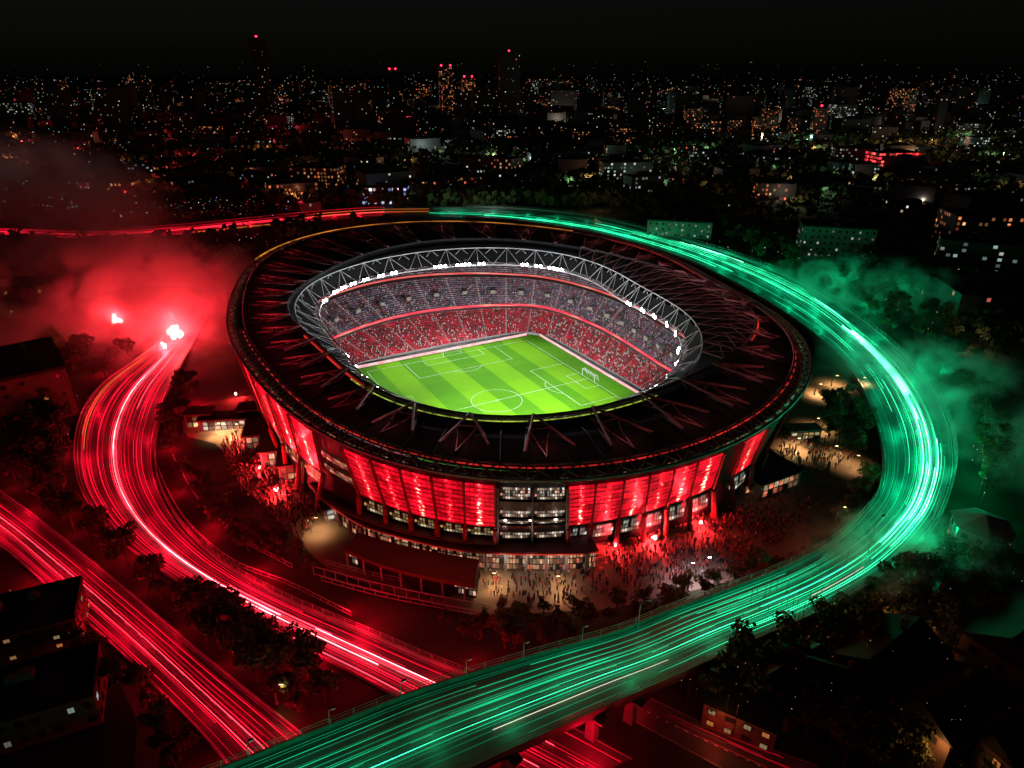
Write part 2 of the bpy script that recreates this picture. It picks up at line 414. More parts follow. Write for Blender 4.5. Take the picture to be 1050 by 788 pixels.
pm = MB(); pm.quad((-3, -4, 0), (84, -4, 0), (84, 102, 0), (-3, 102, 0))
bpy.data.meshes.remove(pitch.data) if False else None
me = bpy.data.meshes.new('pitch'); me.from_pydata(pm.v, [], [pm.f[0][::-1]]); me.materials.append(pitchmat()); pitch.data = me
pitch.matrix_world = Matrix(((PE.x, PF.x, 0, PA.x), (PE.y, PF.y, 0, PA.y), (0, 0, 1, 0.06), (0, 0, 0, 1)))
tag(pitch, 'bright green striped football pitch inside the stadium bowl', 'football pitch', kind='structure')
ln = MB()
def pline(pts, w=0.2, closed=False):
    pts = [Vector((*p, 0.006)) for p in pts]; N = len(pts)
    for k in range(N if closed else N - 1):
        a, b = pts[k], pts[(k + 1) % N]; d = (b - a).normalized(); q = Vector((-d.y, d.x, 0)) * w / 2; e = d * w / 2
        ln.quad(a - q - e, b - q + e, b + q + e, a + q - e)
def arc(cx, cyy, r, a0, a1, n=28): return [(cx + r * math.cos(R(a0 + (a1 - a0) * k / n)), cyy + r * math.sin(R(a0 + (a1 - a0) * k / n))) for k in range(n + 1)]
pline([(5, 1.5), (76, 1.5), (76, 95), (5, 95)], closed=True)
pline(arc(44, 48, 9, 0, 360, 40)); pline([(5.2, 48), (75.8, 48)]); pline(arc(44, 48, 0.5, 0, 360, 8))
pline([(20.5, 1.7), (20.5, 17), (60.5, 17), (60.5, 1.7)]); pline([(28, 1.7), (28, 7), (53, 7), (53, 1.7)]); pline(arc(40.5, 12, 8, 38, 142, 14))
pline([(5.2, 31), (20.3, 31), (20.3, 65.8), (5.2, 65.8)]); pline([(5.2, 42), (10.8, 42), (10.8, 55), (5.2, 55)]); pline(arc(15, 48.5, 8, -48, 48, 14))
pline([(75.8, 30), (69, 30), (69, 66), (75.8, 66)])
lo = ln.build('pitch_marking', pmat('line paint', (0.5, 0.55, 0.45), (0.3, 0.4, 0.25), 0.8, 0.8), None); lo.parent = pitch

# ------------------------------------------------------------------ goals
def goal(s, t, along, label):
    """along: 'E' goal mouth runs along PE, 'F' along PF; net hangs behind"""
    p0 = pit(s, t); ax, back = (PE, -PF) if along == 'E' else (PF, -PE)
    g = empty('football_goal', p0, label, 'goal', 'goals on the pitch')
    fm = MB(); w, h, dpt = 3.9, 2.7, 2.2; up = Vector((0, 0, 1))
    a, b = p0 - ax * w, p0 + ax * w
    fm.tube(a, a + up * h, 0.07, 6); fm.tube(b, b + up * h, 0.07, 6); fm.tube(a + up * h, b + up * h, 0.07, 6)
    for q in (a, b):
        fm.tube(q + up * h, q + back * dpt * 0.6 + up * h, 0.05, 5); fm.tube(q + back * dpt * 0.6 + up * h, q + back * dpt, 0.05, 5); fm.tube(q + back * dpt, q, 0.05, 5)
    fm.tube(a + back * dpt, b + back * dpt, 0.05, 5)
    fm.build('goal_frame', M['white'], g)
    nm = MB()
    for k in range(17):
        q = a + (b - a) * k / 16; nm.path([q + up * h, q + back * dpt * 0.6 + up * h, q + back * dpt], 0.012, 3)
    for f in (0.25, 0.5, 0.75): 
        c = back * (dpt * (1 - 0.4 * f)) + up * h * f; nm.tube(a + c, b + c, 0.012, 3)
    for f in (0.2, 0.4, 0.6):
        c = back * dpt * f + up * h; nm.tube(a + c, b + c, 0.012, 3)
    nm.build('net', M['white'], g)
goal(40.0, 1.5, 'E', 'white goal at the far end under the long stand')
goal(5.0, 48.0, 'F', 'white goal on the side of the pitch nearest the right-hand stand')

# ------------------------------------------------------------------ stadium
stad = empty('stadium', (O.x, O.y, 0), 'large oval stadium with dark trussed roof and red backlit cladding', 'stadium')

def seatmat(name, c1, c2, aisle):
    m, n, l, b = nodes(name)
    uv = n.new('ShaderNodeUVMap'); sp = n.new('ShaderNodeSeparateXYZ'); l.new(uv.outputs[0], sp.inputs[0])
    def mth(op, a, c=None):
        q = n.new('ShaderNodeMath'); q.operation = op
        for i, x in enumerate((a, c)):
            if isinstance(x, (int, float)): q.inputs[i].default_value = x
            elif x is not None: l.new(x, q.inputs[i])
        return q.outputs[0]
    fr = mth('FRACT', mth('MULTIPLY', sp.outputs[0], 44.0)); ai = mth('LESS_THAN', fr, 0.06)
    tc = n.new('ShaderNodeTexCoord'); no = n.new('ShaderNodeTexNoise'); no.inputs['Scale'].default_value = 0.22; no.inputs['Detail'].default_value = 7
    l.new(tc.outputs['Object'], no.inputs['Vector'])
    cr = n.new('ShaderNodeValToRGB'); cr.color_ramp.elements[0].color = (*c1, 1); cr.color_ramp.elements[1].color = (*c2, 1)
    cr.color_ramp.elements[0].position = 0.38; cr.color_ramp.elements[1].position = 0.62
    l.new(no.outputs['Fac'], cr.inputs[0])
    mx = n.new('ShaderNodeMix'); mx.data_type = 'RGBA'; l.new(ai, mx.inputs['Factor']); l.new(cr.outputs[0], mx.inputs['A']); mx.inputs['B'].default_value = (*aisle, 1)
    l.new(mx.outputs['Result'], b.inputs['Base Color']); b.inputs['Roughness'].default_value = 0.7
    return m
TIERS = [('lower_stand', 0.016, 0.30, 1.2, 7.2, 15, seatmat('red seats', (0.62, 0.012, 0.03), (0.36, 0.012, 0.025), (0.3, 0.26, 0.24))),
         ('middle_stand', 0.32, 0.60, 9.0, 16.5, 15, seatmat('plum seats', (0.26, 0.15, 0.2), (0.14, 0.13, 0.17), (0.45, 0.3, 0.28))),
         ('upper_stand', 0.62, 0.93, 18.5, 28.0, 14, seatmat('dark seats', (0.3, 0.2, 0.25), (0.18, 0.17, 0.2), (0.42, 0.29, 0.28)))]
for nm, s0, s1, z0, z1, rows, mt in TIERS:
    b = MB()
    for k in range(rows):
        sa, sb = s0 + (s1 - s0) * k / rows, s0 + (s1 - s0) * (k + 1) / rows
        za = z0 + (z1 - z0) * (k / rows) ** 1.08; zb = z0 + (z1 - z0) * ((k + 1) / rows) ** 1.08
        b.strip([bowl(p, sa, za) for p in PH], [bowl(p, sb, za) for p in PH], 0, True, True)
        b.strip([bowl(p, sb, za) for p in PH], [bowl(p, sb, zb) for p in PH], 0, True, True)
    b.build(nm, mt, stad)
f = MB()
f.strip([bowl(p, 0.0, 0.02) for p in PH], [bowl(p, 0.016, 0.02) for p in PH], 0, True); f.strip([bowl(p, 0.016, 0.02) for p in PH], [bowl(p, 0.016, 1.2) for p in PH], 0, True)
f.strip([bowl(p, 0.30, 7.2) for p in PH], [bowl(p, 0.36, 7.2) for p in PH], 0, True)
f.strip([bowl(p, 0.60, 16.5) for p in PH], [bowl(p, 0.66, 16.5) for p in PH], 0, True)
f.strip([bowl(p, 0.93, 28.0) for p in PH], [bowl(p, 0.93, 34.0) for p in PH], 0, True)
f.build('concourse', M['concrete'], stad)
for (s, z0, z1, mk) in ((0.315, 7.9, 9.1, 'led_pink'), (0.615, 17.6, 18.5, 'led_orange')):
    b = MB(); b.strip([bowl(p, s, z0) for p in PH], [bowl(p, s, z1) for p in PH], 0, True, True); b.build('led_ribbon', M[mk], stad)

# gangway entrances in the middle and lower stands
lit_gang = glow('lit gangway', (1, 0.8, 0.5), 0.3, False)
for k in range(28):
    ph = R(-30 + 240 * (k % 28 + 0.5) / 28 + (3 if k > 27 else 0)); s_, z_ = ((0.42, 12.4) if k < 28 else (0.15, 4.9)); c = bowl(ph, s_, z_); q = MB()
    q.box((c.x, c.y, z_ + 0.6), (2.2, 2.4, 1.6), ph, 0); e_ = bowl(ph, s_, z_) - Vector((math.cos(ph), math.sin(ph), 0)) * 1.13; q.box((e_.x, e_.y, z_ + 0.6), (0.05, 1.3, 0.9), ph, 1); q.build('gangway', [M['concrete'], lit_gang], stad)
# advertising boards round the pitch
def board(s0, t0, s1, t1, label):
    a, b_ = pit(s0, t0), pit(s1, t1); g = empty('advertising_board', (a + b_) / 2, label, 'advertising board', 'advertising boards round the pitch')
    d = (b_ - a).normalized(); n_ = Vector((-d.y, d.x, 0)); bx = MB()
    c = (a + b_) / 2 + Vector((0, 0, 0.75)); bx.box(c, ((b_ - a).length, 0.35, 1.3), math.atan2(d.y, d.x)); bx.build('casing', M['darksteel'], g)
    q = MB()
    inward = n_ if (O - c).dot(n_) > 0 else -n_
    for k in range(10):
        p0 = a + (b_ - a) * k / 10 + inward * 0.19 + Vector((0, 0, 0.15)); p1 = a + (b_ - a) * (k + 1) / 10 + inward * 0.19 + Vector((0, 0, 0.15)); z = Vector((0, 0, 1.15))
        q.quad(p0, p1, p1 + z, p0 + z, 0, ((k / 20, 0), (k / 20 + .05, 0), (k / 20 + .05, 1), (k / 20, 1)))
    q.build('screen', M['led_board'], g)
board(2, -3.5, 80, -3.5, 'long pale pink advertising board behind the far goal')
board(-2.8, 0, -2.8, 98, 'long pale pink advertising board at the foot of the right-hand stand')
board(83.8, 0, 83.8, 98, 'pale pink advertising board at the foot of the left-hand stand')

# roof
rf = MB()
ro = [OUT(p, 4.5, dz=0.5) for p in PH]; rr = [RIDGE(p) for p in PH]; rt = [TOP(p, dz=-1.5) for p in PH]
rm = [a.lerp(b_, 0.5) + Vector((0, 0, 0.6)) for a, b_ in zip(ro, rr)]
rf.strip(ro, rm, 0, True); rf.strip(rm, rr, 0, True); rf.strip(rr, rt, 0, True)
rf.strip(rt, [INN(p, -1.5, dz=0.8) for p in PH], 1, True)  # strip painted black to stand for unlit roofing behind the ring truss
rf.strip([INN(p, -1.5, dz=0.8) for p in PH], [OUT(p, 5.0, z=35.0) for p in PH], 0, True)
rf.strip([OUT(p, 5.0, z=35.0) for p in PH], ro, 0, True)
# radial standing seams of the sheeting
for k in range(96):
    p = 2 * PI * k / 96; rf.path([OUT(p, 4.7, dz=0.6), OUT(p, 4.5, dz=0.5).lerp(RIDGE(p), 0.5) + Vector((0, 0, 0.75)), RIDGE(p, dz=0.15)], 0.12, 3, 2)
rf.build('roof', [M['roofmetal'], pmat('shaded roof black', (0.012, 0.012, 0.013), rough=0.9), M['darkroof']], stad)
# inner ring truss: bottom chord on the opening, top chord above, vertical and diagonal members
it = MB(); NI = 76
tp = [TOP(2 * PI * k / NI) for k in range(NI)]; bt = [INN(2 * PI * k / NI) for k in range(NI)]
bt2 = [INN(2 * PI * k / NI, -4.5, dz=0.5) for k in range(NI)]
it.path(tp, 0.2, 5, closed=True); it.path(bt, 0.26, 5, closed=True); it.path(bt2, 0.16, 4, closed=True)
for k in range(NI):
    j = (k + 1) % NI
    if k % 2: it.tube(tp[k], bt[k], 0.1)
    it.tube(tp[k], (bt if k % 2 else bt2)[j], 0.1); it.tube(tp[j], (bt2 if k % 2 else bt)[k], 0.09); it.tube(bt[k], bt2[j], 0.1); it.tube(bt[k], bt2[k], 0.1)
it.build('inner_ring_truss', pmat('white steel', (0.75, 0.75, 0.76), (0.6, 0.6, 0.61), 0.4, 0.5), stad)
TRUSS_B = pmat('red light tinted brace', (0.3, 0.15, 0.15), (0.2, 0.1, 0.1), 0.5, 0.5)  # red-brown light on the braces is put into this colour
# outer ring truss
ot = MB(); NO = 132
o1 = [OUT(2 * PI * k / NO) for k in range(NO)]; o2 = [OUT(2 * PI * k / NO, 4.4, dz=1.0) for k in range(NO)]; o3 = [OUT(2 * PI * k / NO, 2.2, z=34.6) for k in range(NO)]
ot.path(o2, 0.32, 5, closed=True); ot.path(o3, 0.3, 5, closed=True); ot.path(o1, 0.4, 5, closed=True)
for k in range(NO):
    j = (k + 1) % NO
    ot.tube(o1[k], o2[j], 0.16); ot.tube(o2[k], o1[j], 0.16); ot.tube(o1[k], o2[k], 0.16); ot.tube(o1[k], o3[j], 0.18); ot.tube(o3[k], o1[j], 0.18)
ot.build('outer_ring_truss', M['steel'], stad)
# members between ring truss and ridge on the wide side of the roof
gp = MB()
for k in range(18):
    p = R(-38 + 6.0 * k); a, b2, c2 = TOP(p, dz=0.3), RIDGE(p + 0.03, dz=0.8), RIDGE(p - 0.05, dz=0.8)
    gp.tube(a, b2, 0.16); gp.tube(a, c2, 0.16); m_ = a.lerp(b2, 0.5) + Vector((0, 0, 2.6)); gp.tube(a, m_, 0.14); gp.tube(m_, b2, 0.14); gp.tube(m_, c2, 0.12)
gp.build('roof_brace', TRUSS_B, stad)
# ridge ring tube
rg = MB(); rg.path([RIDGE(p, dz=0.7) for p in PH], 0.5, 5, closed=True); rg.build('ridge_tube', M['darksteel'], stad)
# lit rim tubes
def rim(name, mk, a0, a1, ring, r, inset=0.0, dz=0.0, n=90):
    b = MB(); b.path([ring(R(a0 + (a1 - a0) * k / n), inset, dz=dz) for k in range(n + 1)], r, 5); b.build(name, M[mk], stad)
rim('rim_light', 'rim_red', -158, -12, OUT, 0.16, 3.9, 0.4)
rim('rim_light', 'rim_amber', 74, 152, OUT, 0.4, -0.2, 0.3)
rim('rim_light', 'rim_red', -150, -118, RIDGE, 0.3, -0.7, 0.3, 40)
rim('rim_light', 'rim_red', 20, 62, OUT, 0.22, 4.0, 0.5, 40)
rim('rim_light', 'rim_red', -28, 22, RIDGE, 0.3, -0.6, 0.2, 50)
rim('rim_light', 'rim_lime', -122, -62, RIDGE, 0.26, -1.2, 0.1, 50)
# V-shaped roof trusses standing on the sheeting
NT = 36
TRUSS = pmat('red light tinted truss', (0.38, 0.22, 0.22), (0.26, 0.13, 0.13), 0.5, 0.5)  # the trusses' red lighting is mixed into their base colour
uplights = []
for k in range(NT):
    p = 2 * PI * (k + 0.5) / NT
    b = MB(); d = 0.04
    a = RIDGE(p, dz=1.3); f1, f2 = OUT(p - d, 9, dz=1.0), OUT(p + d * 1.6, 11, dz=1.0); f0 = OUT(p, 7, dz=1.0)
    base = RIDGE(p, dz=0.4)
    b.tube(a, f1, 0.32, 5); b.tube(a, f2, 0.32, 5); b.tube(a, base, 0.28, 5)
    m1, m2 = a.lerp(f1, 0.45), a.lerp(f2, 0.45); q1 = RIDGE(p - d * 0.6, -4, dz=0.5); q2 = RIDGE(p + d * 0.8, -4, dz=0.5)
    b.tube(a, q1, 0.24); b.tube(a, q2, 0.24); b.tube(m1, q1, 0.2); b.tube(m2, q2, 0.2); b.tube(q1, q2, 0.2)
    b.tube(q1, f1, 0.22); b.tube(q2, f2, 0.22); b.tube(m1, f0.lerp(q1, 0.5), 0.16); b.tube(m2, f0.lerp(q2, 0.5), 0.16); b.tube(q1, f0, 0.16); b.tube(q2, f0, 0.16)
    b.tube(m1, m2, 0.15)
    t_o = b.build('roof_truss', TRUSS, stad)
    uplights.append((p, t_o))
# made-up uplight housings at the truss feet, with fill lamps added above
fx = pmat('lamp housing', (0.05, 0.05, 0.05), rough=0.5)
lr = M['glass']
for p, t_o in uplights:
    deg = math.degrees(p) % 360
    left = math.cos(p - R(195))
    if 120 < deg < 245: pw = 480 * max(0.25, left)
    elif deg > 300 or deg < 30: pw = 230
    elif 245 <= deg <= 300: pw = 240
    else: pw = 240
    q = OUT(p, 12, dz=1.6)
    b = MB(); b.box((q.x, q.y, q.z - 0.3), (0.5, 0.5, 0.5), p, 0); b.box((q.x, q.y, q.z + 0.0), (0.35, 0.35, 0.1), p, 1)
    h = b.build('added_uplight', [fx, lr], stad)
    lamp('roof_fill_lamp', 'POINT', (q.x, q.y, q.z + 2.2), pw, (1, 0.03, 0.06) if 120 < deg < 245 else (1, 0.2, 0.2), stad, 0.3)

# floodlights
vis = [(335,308),(347,299),(355,295),(365,291),(378,287),(393,283),(405,280),(449,274),(456,274),(472,272),(480,272),(494,271),(538,271),(551,274),(563,277),(570,279),(643,311),(654,318),(665,324),(677,332),(687,341),(694,350)]
fl_ph = [math.atan2(at(u, v, 30).y - O.y, at(u, v, 30).x - O.x) for u, v in vis]
fl_ph += [R(a) for a in range(-150, -20, 9)]
hous = M['darksteel']
for p in fl_ph:
    c = INN(p, 0.3, dz=0.7 if math.sin(p) > -0.3 else -1.6); tgt = Vector((O.x, O.y, 0)) + Vector((math.cos(p), math.sin(p), 0)) * 14
    b = MB(); b.box((c.x, c.y, c.z), (0.7, 3.2, 1.1), p, 0)
    dirn = Vector((math.cos(p), math.sin(p), 0)); tan = Vector((-math.sin(p), math.cos(p), 0))
    for j in (-0.9, 0.9):
        q = c - dirn * 0.36 + tan * (1.05 * j); b.path([q, q - dirn * 0.25, q - dirn * 0.4], 0.62, 10, 1, 0.45)
    b.build('floodlight', [hous, M['flood']], stad)
    near = math.sin(p) < -0.2
    if near: tgt = Vector((O.x, O.y, 7)) - dirn * 62
    lamp('floodlight_lamp', 'SPOT', c - dirn * 0.9 - Vector((0, 0, 0.4)), 60000 if near else 14000, (0.95, 0.96, 1.0), stad, 0.5, tgt, 80 if near else 105, 0.9)
# bodiless spill lamps added behind every other floodlight to whiten the ring truss
for p in fl_ph[::2]:
    c = INN(p, -3.0, dz=1.8); lamp('truss_fill_lamp', 'POINT', c, 140, (0.95, 0.97, 1.0), stad, 0.3)

# facade: dark glazed wall leaning in, then cladding panels, struts, central glazed bay
wl = MB()
zz = [0, 6, 14, 20, 26, 34.5]
for a, b_ in zip(zz[:-1], zz[1:]): wl.strip([wall(p, a) for p in PH], [wall(p, b_) for p in PH], 0, True)
wl.build('wall', M['darkroof'], stad)
cl = MB()
for k in range(120):
    p0, p1 = 2 * PI * k / 120, 2 * PI * (k + 1) / 120
    ca, cb = OUT(p0, 1.4, z=34.5), OUT(p1, 1.4, z=34.5); z = Vector((0, 0, 1.2))
    cl.quad(ca, cb, cb + z, ca + z, 0, ((k * 7, 0), (k * 7 + 7, 0), (k * 7 + 7, 2), (k * 7, 2)))
cl.build('clerestory_window', M['win_dim'], stad)
ltop, lbot = 34.0, 14.4
def pw_(a, z): return wall(a, z, 0.9)
def edges(tops, bots): return [(phi_for(a, ltop, pw_), phi_for(b, lbot, pw_)) for a, b in zip(tops, bots)]
LB = edges((351, 380, 410, 442, 475, 508), (369, 395, 421, 448, 477, 508))
RB = edges((582, 611, 640, 666, 691, 715, 742), (582, 606, 634, 660, 683, 706, 730))
RB2 = edges((762, 787), (749, 770))
LL = edges((243, 258, 275, 296, 322), (266, 278, 292, 309, 332))
runs = [LB, RB, RB2, LL]
pairs = [pr for rn in runs for pr in zip(rn[:-1], rn[1:])]
def pq(pa, pb, f, z, off):
    """point on the leaning wall between two slanted panel edges"""
    t = (z - lbot) / (ltop - lbot); a = pa[1] + (pa[0] - pa[1]) * t; b = pb[1] + (pb[0] - pb[1]) * t
    return wall(a + (b - a) * f, z, off)
for a, b_ in pairs:
    q = MB(); n_ = 5
    for i in range(n_):
        for j in range(4):
            f0, f1 = 0.03 + 0.94 * i / n_, 0.03 + 0.94 * (i + 1) / n_; za = lbot + (ltop - lbot) * j / 4; zb = lbot + (ltop - lbot) * (j + 1) / 4
            q.quad(pq(a, b_, f0, za, 0.9), pq(a, b_, f1, za, 0.9), pq(a, b_, f1, zb, 0.9), pq(a, b_, f0, zb, 0.9), 0, ((i / n_, j / 4), ((i + 1) / n_, j / 4), ((i + 1) / n_, (j + 1) / 4), (i / n_, (j + 1) / 4)))
    q.build('facade_panel', M['panel'], stad)
# window band and columns under the panels
redpaint = pmat('red painted column', (0.35, 0.03, 0.04), (0.25, 0.02, 0.03), 0.4, 0.6)
for a, b_ in pairs:
    z0, z1, mk = 8.6, 12.8, 'win_warm'
    if a in RB or a in RB2: z0, z1, mk = 4.5, 11.5, 'win_cool'
    q = MB(); n_ = 4
    for i in range(n_):
        f0, f1 = 0.06 + 0.88 * i / n_, 0.06 + 0.88 * (i + 1) / n_
        q.quad(pq(a, b_, f0, z0, .3), pq(a, b_, f1, z0, .3), pq(a, b_, f1, z1, .3), pq(a, b_, f0, z1, .3), 0, ((i * 2, 0), (i * 2 + 2, 0), (i * 2 + 2, 3), (i * 2, 3)))
    q.build('window_band', M[mk], stad)
for pr in [x for rn in runs for x in rn] + edges((806, 822), (785, 801)):
    q = MB(); q.path([pq(pr, pr, 0, 0.0, 2.2), pq(pr, pr, 0, 13.8, 1.5)], 0.75, 6, r2=0.6); q.path([pq(pr, pr, 0, 13.8, 1.4), pq(pr, pr, 0, 34.2, 1.3)], 0.26, 4); q.build('column', redpaint, stad)
for z0, z1 in ((17.0, 20.0), (23.0, 26.0)):
    q = MB()
    for i in range(4): q.quad(pq(LL[-1], LB[0], .05 + .225 * i, z0, .4), pq(LL[-1], LB[0], .05 + .225 * (i + 1), z0, .4), pq(LL[-1], LB[0], .05 + .225 * (i + 1), z1, .4), pq(LL[-1], LB[0], .05 + .225 * i, z1, .4), 0, ((i * 3, 0), (i * 3 + 3, 0), (i * 3 + 3, 2), (i * 3, 2)))
    q.build('window_band', M['win_shop'], stad)
# central glazed bay
CA_, CB_ = edges((511, 581), (510.5, 581))
for (z0, z1, rws) in ((28.6, 33.8, 2), (20.1, 23.6, 1), (16.7, 18.5, 1), (8.3, 12.3, 1)):
    for h in (0, 1):
        aa, ab = 0.03 + 0.5 * h, 0.47 + 0.5 * h; q = MB()
        for i in range(4):
            x0 = aa + (ab - aa) * i / 4; x1 = aa + (ab - aa) * (i + 1) / 4
            q.quad(pq(CA_, CB_, x0, z0, .9), pq(CA_, CB_, x1, z0, .9), pq(CA_, CB_, x1, z1, .9), pq(CA_, CB_, x0, z1, .9), 0, ((i * 3, 0), (i * 3 + 3, 0), (i * 3 + 3, rws * 2), (i * 3, rws * 2)))
        q.build('window_band', M['win_cool'], stad)
for (z0, z1) in ((12.6, 16.4), (24.0, 28.2), (18.8, 19.8)):
    q = MB(); n_ = 8
    ps = [i / n_ for i in range(n_ + 1)]; w_ = lambda z, o: [pq(CA_, CB_, p, z, o) for p in ps]
    q.strip(w_(z0, 1.5), w_(z1, 1.5)); q.strip(w_(z1, 1.5), w_(z1, 0)); q.strip(w_(z0, 0), w_(z0, 1.5))
    q.build('spandrel', M['glass'], stad)
for h in (0, 0.5, 1):
    q = MB(); q.path([pq(CA_, CB_, h, 6, 1.8), pq(CA_, CB_, h, 34.3, 1.6)], 0.28, 4); q.build('mullion', M['darksteel'], stad)
# podium: one-storey ring building with a dark red roof and lit shopfronts
def podium_edge():
    px = [(318,498),(330,512),(350,527),(372,540),(400,549),(430,557),(470,565),(510,568),(560,569),(600,568),(614,566)]
    return [at(u, v, 6.0) for u, v in px]
pe = [Vector(tuple(p)) for p in catmull([tuple(p) for p in podium_edge()], 36)]
pi_ = []
for p in pe:
    a = math.atan2(p.y - O.y, p.x - O.x); q = wall(a, 6.2, 0.5)
    if math.hypot(q.x - O.x, q.y - O.y) > math.hypot(p.x - O.x, p.y - O.y) - 1.0: q = p + (O - p).normalized() * 1.0
    q.z = 6.2; pi_.append(q)
q = MB(); lift = Vector((0, 0, 0.5)); pe6 = [Vector((p.x, p.y, 6.0)) for p in pe]
q.strip([p + lift for p in pe6], [p + lift for p in pi_]); q.strip([p for p in pe6], [p + lift for p in pe6]); q.strip([Vector((p.x, p.y, 5.95)) for p in pi_], pe6)
q.quad(Vector((pe[0].x, pe[0].y, 0)), Vector((pe[0].x, pe[0].y, 6.5)), Vector((pi_[0].x, pi_[0].y, 6.5)), Vector((pi_[0].x, pi_[0].y, 0)))
redroof = pmat('dark red roofing', (0.14, 0.03, 0.03), (0.09, 0.025, 0.025), 0.12, 0.7, detail=8)
q.build('podium_roof', redroof, stad)
q = MB(); q.path([p + Vector((0, 0, 0.05)) + (p - O).normalized() * 0.1 for p in pe6], 0.14, 4); q.build('canopy_light', M['rim_red'], stad)
for i in range(0, 35, 2):
    p0, p1 = pe[i], pe[min(i + 2, 35)]
    ins = lambda p: Vector((p.x, p.y, 0)) + (O - p).normalized() * 1.6
    a, b_ = ins(p0), ins(p1); a.z = b_.z = 0.0; w_ = MB(); d = b_ - a
    w_.quad(a + Vector((0, 0, 0.4)), b_ + Vector((0, 0, 0.4)), b_ + Vector((0, 0, 5.2)), a + Vector((0, 0, 5.2)), 0, ((i * 3, 0), (i * 3 + 6, 0), (i * 3 + 6, 3), (i * 3, 3)))
    w_.build('shopfront_window', M['win_shop'] if i != 0 else M['win_cool'], stad)
    c_ = MB(); e = Vector((p0.x, p0.y, 0)) + (O - p0).normalized() * 1.3; c_.box((e.x, e.y, 3.0), (0.7, 0.7, 6.0), 0); c_.build('column', M['concrete'], stad)
for (u, v) in ((515, 577), (545, 579), (575, 577)):
    a = at(u, v, 4.5); lamp('entrance_fill_lamp', 'POINT', a, 350, (1, 0.75, 0.6), stad, 0.4)  # unseen fill lamps added to brighten the entrance

# stepped terrace on the podium under the left-hand cladding
ta_ = [phi_for(u, lbot, pw_) for u in np.linspace(338, 507, 16)]
for (z, o_, hh) in ((6.9, 3.0, 0.7),):
    q = MB(); q.strip([wall(a, z, o_) for a in ta_], [wall(a, z + hh, o_) for a in ta_]); q.strip([wall(a, z + hh, o_) for a in ta_], [wall(a, z + hh, 0.1) for a in ta_]); q.strip([wall(a, z, 0.1) for a in ta_], [wall(a, z, o_) for a in ta_])
    q.path([wall(a, z + hh + 0.9, o_ - 0.1) for a in ta_], 0.07, 4)
    for a in ta_: q.tube(wall(a, z + hh, o_ - 0.1), wall(a, z + hh + 0.9, o_ - 0.1), 0.06, 4)
    q.build('terrace', redroof, stad)
# ------------------------------------------------------------------ ground, plaza, roads
g = MB(); S = 16000
g.quad((-S, -600, -0.06), (S, -600, -0.06), (S, 2 * S, -0.06), (-S, 2 * S, -0.06)); tag(g.build('ground', M['ground']), kind='structure')

def sheet(name, px, z, mat, label=None):
    P = catmull([(*at(u, v, z)[:2], z) for u, v in px + px[:1]], len(px) * 4)[:-1]
    b = MB(); a = sum(P[k - 1][0] * P[k][1] - P[k][0] * P[k - 1][1] for k in range(len(P)))
    b.poly(P if a > 0 else P[::-1]); o = b.build(name, mat); tag(o, label, None, None, 'structure'); return o
sheet('plaza', [(262,405),(228,410),(194,420),(190,446),(222,456),(240,488),(266,516),(305,552),(322,572),(340,585),(380,600),(430,615),(500,632),(560,628),(620,625),(680,612),(735,600),(790,580),(845,552),(880,525),(898,490),(900,450),(886,410),(862,385),(840,372),(800,380),(600,400),(400,400)], 0.0, M['paving'])

def road_arrays(pairs, n):
    L = catmull([tuple(at(u, v, z)) for (u, v), _, z in pairs], 400); Rr = catmull([tuple(at(u, v, z)) for _, (u, v), z in pairs], 400)
    # shared knots keep the two edges abreast
    kn = [0]; 
    A = [at(u, v, z) for (u, v), _, z in pairs]; B = [at(u, v, z) for _, (u, v), z in pairs]
    mid = [(a + b) / 2 for a, b in zip(A, B)]; half = [(b - a) / 2 for a, b in zip(A, B)]
    mc = catmull([tuple(m) for m in mid], n)
    # resample edges with the parameter of the middle line
    t = np.r_[0, np.cumsum([ (Vector(mid[i + 1]) - Vector(mid[i])).length for i in range(len(mid) - 1)])]
    x = np.linspace(0, t[-1], n)
    def hermite(P):
        P = np.array([tuple(p) for p in P]); Q = np.vstack([2 * P[0] - P[1], P, 2 * P[-1] - P[-2]]); T = np.r_[2 * t[0] - t[1], t, 2 * t[-1] - t[-2]]
        out = []
        for xx in x:
            i = min(max(np.searchsorted(t, xx, 'right') - 1, 0), len(t) - 2); h = t[i + 1] - t[i]; s = (xx - t[i]) / h
            m0 = (Q[i + 2] - Q[i]) / (T[i + 2] - T[i]) * h; m1 = (Q[i + 3] - Q[i + 1]) / (T[i + 3] - T[i + 1]) * h
            out.append((2*s**3-3*s*s+1)*Q[i+1] + (s**3-2*s*s+s)*m0 + (-2*s**3+3*s*s)*Q[i+2] + (s**3-s*s)*m1)
        return np.array(out)
    return hermite(A), hermite(B)

def ribbon(name, A, B, dz, mat, m=6, kind='structure', thick=0.0):
    b = MB()
    for k in range(m):
        P = [A[i] + (B[i] - A[i]) * (k / m) + (0, 0, dz) for i in range(len(A))]; Q = [A[i] + (B[i] - A[i]) * ((k + 1) / m) + (0, 0, dz) for i in range(len(A))]
        b.strip(Q, P)
    if thick:
        for E_ in (A, B):
            b.strip([e + (0, 0, dz - thick) for e in E_], [e + (0, 0, dz) for e in E_])
        b.strip([e + (0, 0, dz - thick) for e in A], [e + (0, 0, dz - thick) for e in B])
    o = b.build(name, mat); tag(o, kind=kind); return o

def lat(A, B, i, f, z):
    return Vector(A[i] + (B[i] - A[i]) * f) + Vector((0, 0, z))

